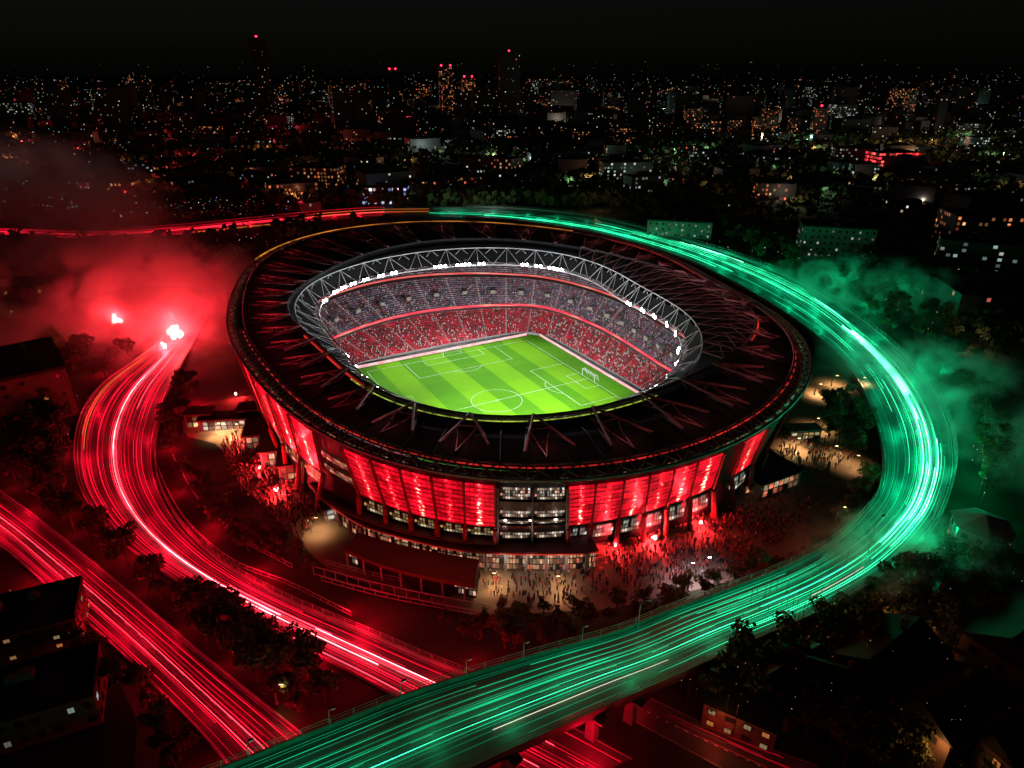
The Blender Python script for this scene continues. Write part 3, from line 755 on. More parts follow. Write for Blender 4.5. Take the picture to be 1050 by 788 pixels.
ROADS = {}
def road(name, pairs, n=150, dz=0.03, thick=0.0, label=None):
    A, B = road_arrays(pairs, n); ROADS[name] = (A, B)
    o = ribbon('road' if not thick else 'elevated_road', A, B, dz, M['deck'] if thick else M['asphalt'], 6, 'structure', thick)
    if label: o['label'] = label
    # painted lane lines and edge lines
    mk = MB()
    wd = float(np.median(np.linalg.norm(B - A, axis=1))); lanes = max(2, int(round(wd / 3.6)))
    for k in range(1, 2):
        f = 0.5
        for i in range(0, n - 1, 3):
            a, b_ = lat(A, B, i, f, dz + 0.012), lat(A, B, i + 1, f, dz + 0.012); d = (b_ - a); d.z = 0
            if d.length < 1e-6: continue
            d.normalize(); q = Vector((-d.y, d.x, 0)) * 0.09; mk.quad(a - q, b_ - q, b_ + q, a + q)
    for f in (0.03, 0.97):
        mk.strip([lat(A, B, i, f - 0.006, dz + 0.012) for i in range(n)], [lat(A, B, i, f + 0.006, dz + 0.012) for i in range(n)])
    tag(mk.build('road_marking', M['white']), kind='structure')
    return A, B

FARL = road('far', [((-60,234),(-60,243),0.0),((0,233),(0,242),0),((110,235),(110,246),0),((200,229),(200,240),0),((300,219),(300,230),0),((380,213),(380,223),0),((440,212),(440,222),0)], 90)
RINGG = road('ring_green', [((440,212),(440,222),0.0),((520,214),(520,226),0),((600,222),(600,238),0),((660,235),(650,250),0.2),((720,252),(705,268),0.5),((780,272),(755,292),0.8),((840,300),(805,322),1),((890,335),(845,352),1.2),((935,375),(876,386),1.5),((967,420),(897,430),2),((979,470),(906,472),2.5),((968,520),(900,508),3.2),((944,556),(880,534),4),((912,586),(852,558),4.6),((870,613),(805,584),5.2),((820,638),(745,608),6),((760,664),(690,628),6.6),((700,692),(630,652),7),((640,718),(560,672),7),((560,754),(490,693),7),((490,786),(420,716),7),((420,818),(350,744),7),((350,850),(270,776),7),((260,890),(185,810),7),((150,940),(80,850),7)], 190, 0.05, 1.4)
RINGR = road('ring_red', [((236,250),(252,256),0.0),((214,268),(232,274),0),((203,290),(222,297),0),((193,318),(214,324),0),((172,345),(198,352),0),((140,370),(184,378),0),((108,393),(172,402),0),((88,418),(163,428),0),((78,450),(157,458),0),((80,490),(160,492),0),((97,525),(178,530),0),((130,560),(206,562),0),((180,595),(246,592),0),((240,628),(304,622),0),((310,665),(375,652),0),((370,695),(440,680),0),((430,728),(505,706),0),((500,768),(575,738),0),((580,810),(650,778),0)], 150)
LOWR = road('low_red', [((-60,520),(-60,470),0.0),((0,560),(0,505),0),((60,612),(70,558),0),((130,676),(145,620),0),((190,735),(218,682),0),((235,785),(300,748),0),((280,840),(360,800),0)], 90)
DIMR = road('dim_red', [((640,735),(668,716),0.0),((690,762),(715,738),0),((750,795),(775,762),0),((810,830),(840,785),0)], 50)
sheet('path', [(108,672),(128,676),(150,705),(162,735),(160,800),(138,800),(140,745),(128,712)], 0.02, M['asphalt'])
# kerbs and walls along the roads
def edge_wall(name, A, B, f, h, w, mat, label, cat, i0=0, i1=None, posts=0, group=None):
    i1 = i1 or len(A); e = empty(name, lat(A, B, (i0 + i1) // 2, f, 0.0), label, cat, group); b = MB()
    P = [lat(A, B, i, f, 0.02) for i in range(i0, i1)]; n = len(P); ws = []
    for i, p in enumerate(P):
        d = P[min(i + 1, n - 1)] - P[max(i - 1, 0)]; d.z = 0; d.normalize(); ws.append(Vector((-d.y, d.x, 0)) * w / 2)
    up = Vector((0, 0, h))
    b.strip([p - q for p, q in zip(P, ws)], [p - q + up for p, q in zip(P, ws)]); b.strip([p + q for p, q in zip(P, ws)], [p + q + up for p, q in zip(P, ws)])
    b.strip([p - q + up for p, q in zip(P, ws)], [p + q + up for p, q in zip(P, ws)]); b.build('wall', mat, e)
    if posts:
        pb = MB()
        for i in range(0, n, posts): pb.tube(P[i] + up, P[i] + up + Vector((0, 0, 1.3)), 0.07, 4)
        pb.path([p + up + Vector((0, 0, 1.3)) for p in P], 0.06, 4); pb.path([p + up + Vector((0, 0, 0.7)) for p in P], 0.05, 4); pb.build('railing', M['steel'], e)
    return e
edge_wall('parapet', *RINGG, 1.012, 1.1, 0.4, M['concrete'], 'concrete parapet with railing along the inner edge of the green elevated road', 'parapet', 8, None, 1)
edge_wall('parapet', *RINGG, -0.012, 1.1, 0.4, M['concrete'], 'concrete parapet along the outer edge of the green elevated road', 'parapet', 8, None, 1)
edge_wall('retaining_wall', *RINGR, 1.03, 1.0, 0.4, M['concrete'], 'low wall between the red curved road and the stadium side', 'wall', 30, 140, 1)
edge_wall('crash_barrier', *RINGR, -0.01, 0.8, 0.25, M['steel'], 'crash barrier on the outer side of the red curved road', 'barrier', 30, 140)
edge_wall('crash_barrier', *LOWR, -0.01, 0.8, 0.25, M['steel'], 'crash barrier on the lower side of the straight red road', 'barrier')
edge_wall('crash_barrier', *LOWR, 1.01, 0.8, 0.25, M['steel'], 'crash barrier on the tree side of the straight red road', 'barrier')
# viaduct piers
for i, (u, v) in enumerate([(640,722),(600,742),(500,790),(560,700),(690,668),(748,640)]):
    A, B = RINGG; t = at(u, v, 6.0); k = int(np.argmin(np.linalg.norm((A + B)[:, :2] / 2 - np.array(t[:2]), axis=1)))
    c = lat(A, B, k, 0.06 if i < 3 else 0.9, 0); d = A[k] - B[k]; b = MB()
    b.box((c.x, c.y, 2.6), (1.8, 1.8, 5.3), math.atan2(d[1], d[0]), 0, 0.9); b.box((c.x, c.y, 5.45), (5, 2.0, 0.5), math.atan2(d[1], d[0]))
    o = b.build('viaduct_pier', M['concrete']); tag(o, 'concrete pier holding up the green elevated road near its %s end' % ['bright', 'middle', 'lower'][i % 3] if i < 3 else 'concrete pier under the inner edge of the green elevated road', 'pier', 'piers of the elevated road')

# ------------------------------------------------------------------ exposure trails of vehicle lamps, built as glowing tubes along the carriageways
def streak_mats(pre, c, hot, SK=(0.9, 3.0, 7.0, 12.0)):
    return [glow(pre + ' dim light line', c, SK[0], True, 0.75, 0.03), glow(pre + ' light line', c, SK[1], True, 0.7, 0.03), glow(pre + ' bright light line', tuple(0.8 * x + 0.2 * h for x, h in zip(c, hot)), SK[2], True, 0.8, 0.04), glow(pre + ' white hot light line', hot, SK[3], True, 0.7, 0.05)]
SR = streak_mats('red', RED, (1.0, 0.16, 0.18))
SA = glow('amber light line', (1.0, 0.25, 0.03), 1.2)
def streaks(A, B, spec, mats, label, zoff=0.35, name='light_trails', ta=1.0, tb=1.0):
    """spec: list of (lateral, start, end, radius, mat index)"""
    b = MB(); n = len(A)
    for f, t0, t1, r, mi in spec:
        i0, i1 = int(max(0, t0) * (n - 1)), int(min(1, t1) * (n - 1))
        if i1 - i0 < 1: continue
        z = zoff + 0.5 * random.random(); w = random.random() * 6; am = 0.006 * random.random()
        r *= LINE_W; b.path([lat(A, B, i, f + am * math.sin(w + i * 0.09), z) for i in range(i0, i1 + 1)], r * (ta + (tb - ta) * t0), 3, mi, r * (ta + (tb - ta) * min(1, t1)))
    o = b.build(name, mats); tag(o, label, 'light lines', None, 'stuff'); return o
LINE_W = 0.46
def spread(n, lo, hi, r0, r1, mi, tmin=0.15, tmax=1.0, a=0.0, e=1.0):
    out = []
    for _ in range(n):
        L = random.uniform(tmin, tmax) * (e - a); s = random.uniform(a - L * 0.3, e - L * 0.7)
        out.append((random.uniform(lo, hi), max(a, s), min(e, s + L), random.uniform(r0, r1), mi))
    return out
sp = []
sp += spread(26, 0.05, 0.97, 0.05, 0.09, 0, 0.4, 1.0, 0.1, 1.0)
sp += spread(15, 0.08, 0.9, 0.05, 0.09, 1, 0.3, .9, 0.15, 1.0)
sp += [(0.50, 0.24, 0.84, 0.18, 3), (0.515, 0.24, 0.7, 0.1, 2), (0.47, 0.3, 0.95, 0.1, 2), (0.535, 0.2, 0.98, 0.14, 2), (0.60, 0.1, 0.72, 0.12, 0), (0.69, 0.33, 0.55, 0.2, 2), (0.72, 0.36, 0.48, 0.14, 1), (0.45, 0.2, 0.7, 0.12, 1), (0.36, 0.1, 1, 0.12, 0), (0.30, 0.5, 0.98, 0.1, 1), (0.2, 0.3, 0.7, 0.12, 0), (0.25, 0.7, 1, 0.11, 1), (0.02, 0.3, 0.55, 0.1, 0),(0.42,0.82,0.9,0.26,3),(0.55,0.86,0.93,0.24,3),(0.62,0.8,0.87,0.24,2),(0.1,0.86,0.99,0.18,2)]
streaks(*RINGR, sp, SR, 'red lines of light along the curved road left of the stadium', ta=1.2, tb=0.8)
b_ = streaks(*RINGR, [(0.12, 0.36, 0.62, 0.14, 0), (0.09, 0.45, 0.6, 0.1, 0)], [SA], 'amber line of light near the outer edge of the curved red road')
sp = spread(17, 0.05, 0.97, 0.04, 0.07, 0, 0.4, 1) + spread(7, 0.08, 0.92, 0.04, 0.07, 1, 0.4, 1) + [(0.33, 0, 1, 0.1, 2), (0.30, 0.1, 0.95, 0.06, 1), (0.5, 0, 1, 0.13, 2), (0.54, 0.2, 1, 0.11, 1), (0.62, 0, 0.9, 0.07, 0), (0.12, 0.1, 0.8, 0.08, 1), (0.8, 0.5, 1, 0.09, 1),(0.4,0,1,.07,0),(0.70,0,.7,.07,0)]
streaks(*LOWR, sp, SR, 'red lines of light along the straight road at the lower left', ta=0.85, tb=0.75)
sp = spread(12, 0.05, 0.95, 0.12, 0.22, 0, 0.3, .8, 0, 0.95) + [(0.6, 0.0, 0.9, 0.3, 2), (0.66, 0.2, 0.85, 0.25, 1), (0.35, 0.1, 0.9, 0.2, 1), (0.5, 0.35, 0.7, 0.3, 2)]
SF = streak_mats('far red', RED, (1.0, 0.1, 0.1), (1.0, 2.0, 3.5, 5.0))
streaks(*FARL, sp, SF, 'red lines of light along the far straight road')
streaks(*FARL, [(0.9, 0.5, 0.72, 0.3, 0), (0.35, 0.75, 1, 0.22, 0), (0.6, 0.7, 1, 0.25, 0)], [SA], 'amber lines of light where the far road passes the stadium')
sp = []
sp += spread(30, 0.04, 0.97, 0.06, 0.12, 0, 0.3, 1.0, .12, 1)
sp += spread(16, 0.05, 0.9, 0.07, 0.13, 1, 0.15, 0.5, 0.15, 0.75)
sp += spread(12, 0.12, 0.75, 0.09, 0.15, 2, 0.08, 0.3, 0.2, 0.62)
sp += spread(8, .1, .9, .12, .2, 0, .1, .2, 0, .22) + [(.72, 0, .22, .3, 1), (.6, .02, .2, .22, 1), (.8, .05, .3, .22, 2), (.68, .1, .32, .2, 2)]
sp += spread(8, 0.2, 0.6, 0.12, 0.2, 3, 0.04, 0.16, 0.2, 0.62)
sp += spread(14, 0.3, 0.95, 0.06, 0.12, 1, 0.2, 0.4, 0.6, 1.0)
sp += [(0.4, 0.16, 0.62, 0.18, 2), (0.33, 0.2, 0.64, 0.18, 2), (0.25, 0.25, 0.75, 0.15, 2), (0.47, 0.3, 0.72, 0.2, 2), (0.42, 0.43, 0.53, 0.5, 3), (0.39, 0.44, 0.51, 0.6, 3), (0.44, 0.45, 0.52, 0.4, 3), (0.36, 0.44, 0.6, 0.26, 3), (0.45, 0.52, 0.62, 0.2, 3), (0.4, 0.62, 1, 0.13, 2), (0.36, 0.6, 1, 0.12, 1), (0.32, 0.7, 1, 0.08, 0), (0.58, 0.6, 1, 0.12, 1), (0.7, 0.62, 1, 0.1, 1), (0.5, 0.55, 0.95, 0.12, 1), (0.2, 0.55, 0.75, 0.14, 2), (0.15, 0.56, 0.8, 0.12, 1)]
rt_ = lambda t: t * 1.27 if t < .62 else .787 + (t - .62) * .56
sp = [(f, rt_(a), rt_(b), r, m) for f, a, b, r, m in sp]
SG = streak_mats('green', GREEN, (0.16, 1.0, 0.5), (0.35, 1.3, 3.8, 10.0))
streaks(*RINGG, sp, SG, 'green lines of light sweeping round the elevated ring road', ta=1.15, tb=0.62)
streaks(*RINGG, [(0.27, 0.88, 0.93, 0.1, 0), (0.3, 0.8, 0.83, 0.1, 0)], [glow('pale light line', (1, 0.75, 0.6), 1.6)], 'short pale line of light on the elevated road')
streaks(*DIMR, spread(9, 0.1, 0.9, 0.02, 0.035, 0, 0.2, .6), SR, 'faint red lines of light on the road below the viaduct')

# bodiless point lamps added to tint the carriageway and the verges
def line_fill_lamp(A, B, f, step, power, color, i0=0, i1=None, z=3.2, par=None):
    m_ = (A + B) / 2; L = np.r_[0, np.cumsum(np.linalg.norm(np.diff(m_[:, :2], axis=0), axis=1))]; i1 = i1 or len(A) - 1; x = L[i0]; k = 0
    while x < L[i1]:
        i = int(np.searchsorted(L, x)); ff = f[k % len(f)]; k += 1
        lamp('line_fill_lamp', 'POINT', lat(A, B, i, ff, z), power * random.uniform(0.35, 1.5), color, None, 0.5); x += step
RL, GL = (1.0, 0.002, 0.022), (0.0, 1.0, 0.36)
line_fill_lamp(*RINGR, (0.5, 0.15, 0.62, 0.9), 8, 1350, RL, 16)
line_fill_lamp(*LOWR, (0.3, 0.6, 0.95, 0.1), 8, 850, RL)
line_fill_lamp(*FARL, (0.5,), 22, 3000, RL, 0, 80)
line_fill_lamp(*RINGG, (0.3, 0.5, 0.1, 0.75), 9, 1100, GL, 66, 148)
line_fill_lamp(*RINGG, (0.45, 0.3), 11, 330, GL, 148)
line_fill_lamp(*RINGG, (0.5, 0.3), 14, 620, GL, 3, 66)
line_fill_lamp(*DIMR, (0.5,), 14, 350, RL)
line_fill_lamp(*RINGR, (1.22, -0.2, 1.45), 10, 1300, RL, 30, 142, 2.5)
line_fill_lamp(*LOWR, (1.25, -0.15), 15, 420, RL, 5, None, 2.5)
line_fill_lamp(*RINGG, (-0.12, -0.3), 7, 480, GL, 84, 152, 2.0)
# ------------------------------------------------------------------ spectators in the stands
def spectators():
    V = []; Q = []; C = []
    rad = np.array([0.2, 0.27, 0.25, 0.09, 0.12, 0.07]); zs = np.array([0.0, 0.3, 0.62, 0.68, 0.8, 0.95])
    ang = np.array([0, 1, 2, 3]) * PI / 2 + PI / 4
    base = np.array([[rad[i] * math.cos(a) * (0.75 if i < 3 else 1), rad[i] * math.sin(a), zs[i]] for i in range(6) for a in ang])
    quads = np.array([[i * 4 + j, i * 4 + (j + 1) % 4, (i + 1) * 4 + (j + 1) % 4, (i + 1) * 4 + j] for i in range(5) for j in range(4)] + [[20, 21, 22, 23]])
    pal = np.array([(0.5, 0.47, 0.46), (0.4, 0.02, 0.035), (0.03, 0.03, 0.035), (0.42, 0.03, 0.04), (0.12, 0.13, 0.18), (0.55, 0.5, 0.45), (0.06, 0.05, 0.06)])
    skin = np.array((0.35, 0.2, 0.14)); hair = np.array((0.03, 0.02, 0.015))
    for ti, (nm, s0, s1, z0, z1, rows, mt) in enumerate(TIERS):
        for k in range(rows):
            sa = s0 + (s1 - s0) * (k + 0.55) / rows; za = z0 + (z1 - z0) * (k / rows) ** 1.08
            ph = R(-38)
            while ph < R(218):
                r = rect_r(ph) + (OUT.r(ph) * 0.97 - rect_r(ph)) * sa
                ph += (0.62 + 0.5 * random.random()) / r
                uu = (ph / (2 * PI)) % 1
                if (uu * 44) % 1 < 0.12: continue
                den = (1.0, 0.8, 0.62)[ti] * (0.3 + 1.1 * (0.5 + 0.5 * math.sin(ph * 11 + k * 0.35 + ti * 2) * math.sin(ph * 23 - k * 0.5)))
                if random.random() > den: continue
                p = bowl(ph, sa, za); ca, s_ = math.cos(ph), math.sin(ph); sc = random.uniform(0.9, 1.12)
                b = base * sc; v = np.column_stack([b[:, 0] * ca - b[:, 1] * s_ + p.x, b[:, 0] * s_ + b[:, 1] * ca + p.y, b[:, 2] + p.z])
                Q.append(quads + 24 * len(V)); V.append(v)
                w = (0.2, 0.2, 0.26, 0.12, 0.08, 0.06, 0.08) if ti == 0 else (0.15, 0.12, 0.26, 0.08, 0.17, 0.08, 0.14)
                c = pal[RNG.choice(7, p=np.array(w) / sum(w))]
                C.append(np.vstack([np.repeat(c[None], 12, 0), np.repeat(skin[None], 8, 0), np.repeat(hair[None], 4, 0)]))
    V = np.vstack(V); Q = np.vstack(Q); C = np.vstack(C)
    m, n, l, b = nodes('clothing of the crowd'); at_ = n.new('ShaderNodeAttribute'); at_.attribute_name = 'Col'; l.new(at_.outputs['Color'], b.inputs['Base Color']); b.inputs['Roughness'].default_value = 0.85
    me = np_mesh('spectators', V, Q, [m]); ca = me.color_attributes.new('Col', 'FLOAT_COLOR', 'POINT')
    ca.data.foreach_set('color', np.column_stack([C, np.ones(len(C))]).astype(np.float32).ravel())
    o = bpy.data.objects.new('spectators', me); COL.objects.link(o); tag(o, 'crowd of spectators filling the stands of the stadium', 'crowd', None, 'stuff')
spectators()
def body_mesh(spots, name, label):
    """distant standing crowd: plain tapered bodies with legs, coat, head"""
    rad = np.array([0.13, 0.16, 0.2, 0.24, 0.09, 0.13, 0.07]); zs = np.array([0.0, 0.8, 0.95, 1.4, 1.48, 1.62, 1.76]); ang = np.arange(5) * 2 * PI / 5
    base = np.array([[rad[i] * math.cos(a), rad[i] * math.sin(a) * .75, zs[i]] for i in range(7) for a in ang])
    quads = np.array([[i * 5 + j, i * 5 + (j + 1) % 5, (i + 1) * 5 + (j + 1) % 5, (i + 1) * 5 + j] for i in range(6) for j in range(5)])
    V, Q, C = [], [], []; cl = [(.35, .015, .025), (.02, .02, .022), (.03, .03, .045), (.45, .44, .42), (.12, .11, .1), (.4, .02, .03)]
    for p in spots:
        a = random.uniform(0, 6.28); ca, s_ = math.cos(a), math.sin(a); b = base * random.uniform(.92, 1.06); Q.append(quads + 35 * len(V))
        V.append(np.column_stack([b[:, 0] * ca - b[:, 1] * s_ + p.x, b[:, 0] * s_ + b[:, 1] * ca + p.y, b[:, 2] + p.z])); c = random.choices(cl, (4, 6, 3, 1, 2, 2))[0]
        C.append(np.array([(.025, .025, .03)] * 10 + [c] * 12 + [(.33, .19, .13)] * 8 + [(.03, .02, .015)] * 5))
    V, Q, C = np.vstack(V), np.vstack(Q), np.vstack(C); m = bpy.data.materials['clothing of the crowd']
    me = np_mesh(name, V, Q, [m]); ca = me.color_attributes.new('Col', 'FLOAT_COLOR', 'POINT'); ca.data.foreach_set('color', np.column_stack([C, np.ones(len(C))]).astype(np.float32).ravel())
    o = bpy.data.objects.new(name, me); COL.objects.link(o); tag(o, label, 'crowd', None, 'stuff')
def spots_in(n, poly):
    us = [p[0] for p in poly]; vs_ = [p[1] for p in poly]; out = []
    while len(out) < n:
        u, v = random.uniform(min(us), max(us)), random.uniform(min(vs_), max(vs_))
        if inpoly(u, v, poly): out.append(at(u, v, 0.02))
    return out

# ------------------------------------------------------------------ people on the plazas
def person_mesh(pose, top, legs, hair):
    J = {'pelvis': (0, 0, .95), 'chest': (0, 0, 1.28), 'neck': (0, 0, 1.47), 'head': (0, .02, 1.6), 'crown': (0, .01, 1.72)}
    st = {'stand': .04, 'walk': .3, 'cheer': .08}[pose]
    J.update({'hipL': (-.1, 0, .92), 'kneeL': (-.11, st * .5 + .03, .5), 'footL': (-.12, st * .9, .06), 'toeL': (-.12, st * .9 + .16, .03), 'hipR': (.1, 0, .92), 'kneeR': (.11, -st * .35 + .03, .5), 'footR': (.12, -st * .9, .06 + st * .2), 'toeR': (.12, -st * .9 + .15, .03 + st * .1)})
    J.update({'shL': (-.19, 0, 1.4), 'shR': (.19, 0, 1.4)})
    if pose == 'cheer': J.update({'elL': (-.28, .05, 1.62), 'haL': (-.22, .08, 1.9), 'elR': (.27, -.02, 1.13), 'haR': (.27, .1, .9)})
    else: J.update({'elL': (-.26, -st * .4, 1.13), 'haL': (-.25, .08 - st * .4, .88), 'elR': (.26, st * .3 - .02, 1.13), 'haR': (.25, .08 + st * .5, .9)})
    rad = {'pelvis': .15, 'chest': .17, 'neck': .06, 'head': .105, 'crown': .07, 'hipL': .1, 'hipR': .1, 'kneeL': .07, 'kneeR': .07, 'footL': .05, 'footR': .05, 'toeL': .04, 'toeR': .04, 'shL': .075, 'shR': .075, 'elL': .05, 'elR': .05, 'haL': .045, 'haR': .045}
    ks = list(J); E = [('pelvis', 'chest'), ('chest', 'neck'), ('neck', 'head'), ('head', 'crown')] + [(a + s, b + s) for s in 'LR' for a, b in (('hip', 'knee'), ('knee', 'foot'), ('foot', 'toe'), ('sh', 'el'), ('el', 'ha'))] + [('pelvis', 'hipL'), ('pelvis', 'hipR'), ('chest', 'shL'), ('chest', 'shR')]
    me = bpy.data.meshes.new('person'); me.from_pydata([J[k] for k in ks], [(ks.index(a), ks.index(b)) for a, b in E], [])
    o = bpy.data.objects.new('person', me); COL.objects.link(o)
    sk = o.modifiers.new('skin', 'SKIN')
    for i, k in enumerate(ks):
        me.skin_vertices[0].data[i].radius = (rad[k] * 1.05, rad[k] * (0.75 if k in ('chest', 'pelvis') else 1.0)); me.skin_vertices[0].data[i].use_root = (k == 'pelvis')
    ss = o.modifiers.new('sub', 'SUBSURF'); ss.levels = 1; ss.render_levels = 1
    dg = bpy.context.evaluated_depsgraph_get(); out = bpy.data.meshes.new_from_object(o.evaluated_get(dg)); bpy.data.objects.remove(o); bpy.data.meshes.remove(me)
    out.name = 'person'; out.materials.clear()
    for c in (top, legs, (0.32, 0.18, 0.12), hair): out.materials.append(c if not isinstance(c, tuple) else SKIN)
    for p in out.polygons:
        c = p.center
        p.material_index = 1 if c.z < .93 else (0 if c.z < 1.46 else (3 if (c.z > 1.66 or (c.z > 1.55 and c.y < -.02)) else 2))
        if .8 < c.z < .93 and abs(c.x) > .2: p.material_index = 2
        if pose == 'cheer' and c.z > 1.5 and c.x < -.17: p.material_index = 2 if c.z > 1.82 else 0
        p.use_smooth = True
    return out
SKIN = pmat('skin', (0.36, 0.21, 0.15), (0.28, 0.16, 0.11), 3.0, 0.6)
tops = [pmat('red shirt', (0.4, 0.02, 0.03), rough=0.9), pmat('white shirt', (0.65, 0.64, 0.62), rough=0.9), pmat('black coat', (0.025, 0.025, 0.028), rough=0.9), pmat('navy coat', (0.04, 0.05, 0.09), rough=0.9), pmat('grey coat', (0.2, 0.2, 0.2), rough=0.9)]
legm = [pmat('dark trousers', (0.03, 0.03, 0.035), rough=0.9), pmat('blue jeans', (0.07, 0.1, 0.17), rough=0.9)]
hairm = pmat('dark hair', (0.03, 0.02, 0.015), rough=0.8)
PM = {}
for pose in ('stand', 'walk', 'cheer'):
    for ti, t in enumerate(tops): PM[pose, ti] = person_mesh(pose, t, legm[(ti + len(pose)) % 2], hairm)
CLO = ['a red shirt', 'a pale shirt', 'a black coat', 'a navy coat', 'a grey coat']
ACT = {'stand': 'standing', 'walk': 'walking', 'cheer': 'with one arm raised'}
def crowd(n, poly, where, group, wt=(3, 2, 5, 3, 2)):
    us = [p[0] for p in poly]; vs_ = [p[1] for p in poly]; k = 0
    while k < n:
        u, v = random.uniform(min(us), max(us)), random.uniform(min(vs_), max(vs_))
        if not inpoly(u, v, poly): continue
        q = at(u, v, 0.03); k += 1
        pose = random.choices(('stand', 'walk', 'cheer'), (5, 4, 1))[0]; ti = random.choices(range(5), wt)[0]
        o = bpy.data.objects.new('person', PM[pose, ti]); COL.objects.link(o); o.location = q; o.rotation_euler = (0, 0, random.uniform(0, 2 * PI)); o.scale = (random.uniform(0.96, 1.08),) * 3
        tag(o, 'person in %s %s %s' % (CLO[ti], ACT[pose], where), 'person', group)
crowd(28, [(198,424),(262,420),(266,436),(200,446)], 'by the small terrace kiosks', 'people on the lit terrace')
crowd(48, [(248,440),(268,438),(292,478),(332,512),(318,530),(262,505)], 'beside the stepped red sheds', 'people beside the stepped sheds')
crowd(46, [(492,584),(612,580),(640,600),(600,622),(500,606)], 'outside the glazed stadium entrance', 'people in front of the entrance')
crowd(118, [(620,562),(660,545),(720,528),(770,520),(800,540),(760,575),(690,590),(640,598)], 'on the red-lit plaza', 'people on the red plaza', (5, 1, 5, 3, 2))
crowd(46, [(800,445),(846,452),(868,476),(826,484),(795,470)], 'on the warm-lit plaza', 'people on the warm plaza')

body_mesh(spots_in(430, [(618,565),(660,545),(720,526),(778,512),(812,536),(770,580),(700,596),(640,604)]) + spots_in(150, [(760,520),(800,500),(850,505),(840,540),(790,560)]), 'plaza_crowd', 'dense crowd packed on the red-lit plaza below the right-hand cladding')
body_mesh(spots_in(330, [(228,450),(262,432),(290,480),(330,520),(318,548),(270,520),(240,490)]), 'plaza_crowd', 'dense crowd in the red glow left of the stadium')
body_mesh(spots_in(150, [(796,436),(850,448),(880,470),(860,486),(800,478)]), 'plaza_crowd', 'loose crowd on the warm-lit plaza right of the stadium')
body_mesh(spots_in(300, [(226,454),(252,448),(284,492),(326,536),(306,556),(262,520),(236,490)]) + spots_in(120, [(490,590),(600,588),(640,604),(560,622),(495,612)]), 'plaza_crowd', 'scattered crowd on the outer edge of the left plaza and on the front forecourt')
# ------------------------------------------------------------------ flares
def flare(u, v, z, power, size, label, col=(1, 0.09, 0.07)):
    p = at(u, v, z); e = empty('flare', (p.x, p.y, 0.0), label, 'flare', 'burning red flares')
    b = MB(); b.tube((p.x, p.y, 0.0), (p.x + 0.1, p.y, max(z - size, 0.5)), 0.06 + size * 0.03, 6); b.build('stick', M['darksteel'], e)
    f = MB()
    for q_ in range(5):
        c = p + Vector((random.gauss(0, size * .55), random.gauss(0, size * .4), size * (q_ * .42 - .5))); N = 6; rr = size * random.uniform(.45, .8) * (1 - .1 * q_); rings = []
        for i in range(N + 1):
            t = i / N; r = rr * math.sin(PI * min(max(t, .03), .97)) ** .8
            rings.append([(c.x + r * math.cos(2 * PI * k / 8 + i) * random.uniform(.7, 1.3), c.y + r * math.sin(2 * PI * k / 8 + i) * random.uniform(.7, 1.3), c.z - rr + rr * 2.2 * t) for k in range(8)])
        for i in range(N):
            for k in range(8): f.quad(rings[i][k], rings[i][(k + 1) % 8], rings[i + 1][(k + 1) % 8], rings[i + 1][k])
    f.build('flame', FLAME, e, True)
    lamp('flare_light', 'POINT', p + Vector((0, 0, size * 0.6)), power, (1, 0.02, 0.03), e, size)
    return e
FLAME = glow('burning flare', (1.0, 0.42, 0.36), 14.0, sample=False)
flare(120, 329, 9.0, 150000, 1.9, 'red flare burning alone at the left of the smoke')
flare(174, 325, 6.0, 120000, 1.6, 'red flare burning highest in the red smoke by the road')
flare(180, 342, 6.5, 230000, 2.7, 'largest red flare burning beside the curved road')
flare(168, 355, 1.5, 70000, 1.0, 'small red flare burning nearest the curved road')
flare(670, 552, 1.9, 20000, 0.55, 'bright red flare burning amid the crowd on the plaza')
flare(719, 536, 1.9, 17000, 0.3, 'small red flare farther back on the crowded plaza')
flare(631, 560, 1.9, 15000, 0.25, 'faint red flare near the entrance end of the crowded plaza')
flare(803, 490, 1.9, 15000, 0.3, 'small red flare at the right end of the crowd')
flare(252, 452, 1.8, 15000, 0.35, 'added red flare among the people beside the stepped sheds')  # this and the following flares are added to redden the left plaza
flare(283, 503, 1.8, 15000, 0.4, 'added red flare at the lower end of the stepped sheds')
flare(266, 480, 1.8, 14000, 0.3, 'added red flare in the middle of the crowd left of the sheds')
flare(242, 404, 1.8, 7000, 0.35, 'added red flare behind the small kiosks under the roof edge')
# ------------------------------------------------------------------ lamp posts
def lamp_post(p, h, power, color, label, bulb, arm=1.2, rz=0.0, group='lamp posts'):
    e = empty('street_lamp', (p.x, p.y, p.z), label, 'street lamp', group)
    b = MB(); b.path([p, p + Vector((0, 0, h))], 0.13, 6, 0, 0.07); b.box((p.x, p.y, p.z + 0.25), (0.45, 0.45, 0.5)); b.build('pole', M['steel'], e)
    d = Vector((math.cos(rz), math.sin(rz), 0)); a = MB(); a.tube(p + Vector((0, 0, h)), p + d * arm + Vector((0, 0, h + 0.25)), 0.05, 5); a.build('arm', M['steel'], e)
    hd = MB(); q = p + d * (arm + 0.3) + Vector((0, 0, h + 0.2)); hd.box(tuple(q), (0.9, 0.4, 0.16), rz, 0); hd.box((q.x, q.y, q.z - 0.13), (0.7, 0.34, 0.12), rz, 1); hd.build('lamp_head', [M['darksteel'], bulb], e)
    if power: lamp('street_light', 'SPOT', q - Vector((0, 0, 0.45)), power * 1.6, color, e, 0.25, q - Vector((0, 0, 5)), 142, 0.7)
    return e
BW, BC, BG = glow('warm lamp lens', WARM, 14, sample=False), glow('white lamp lens', (1, 0.93, 1.0), 40, sample=False), glow('unlit lamp lens', (0.6, 1, 0.8), 0.4, sample=False)
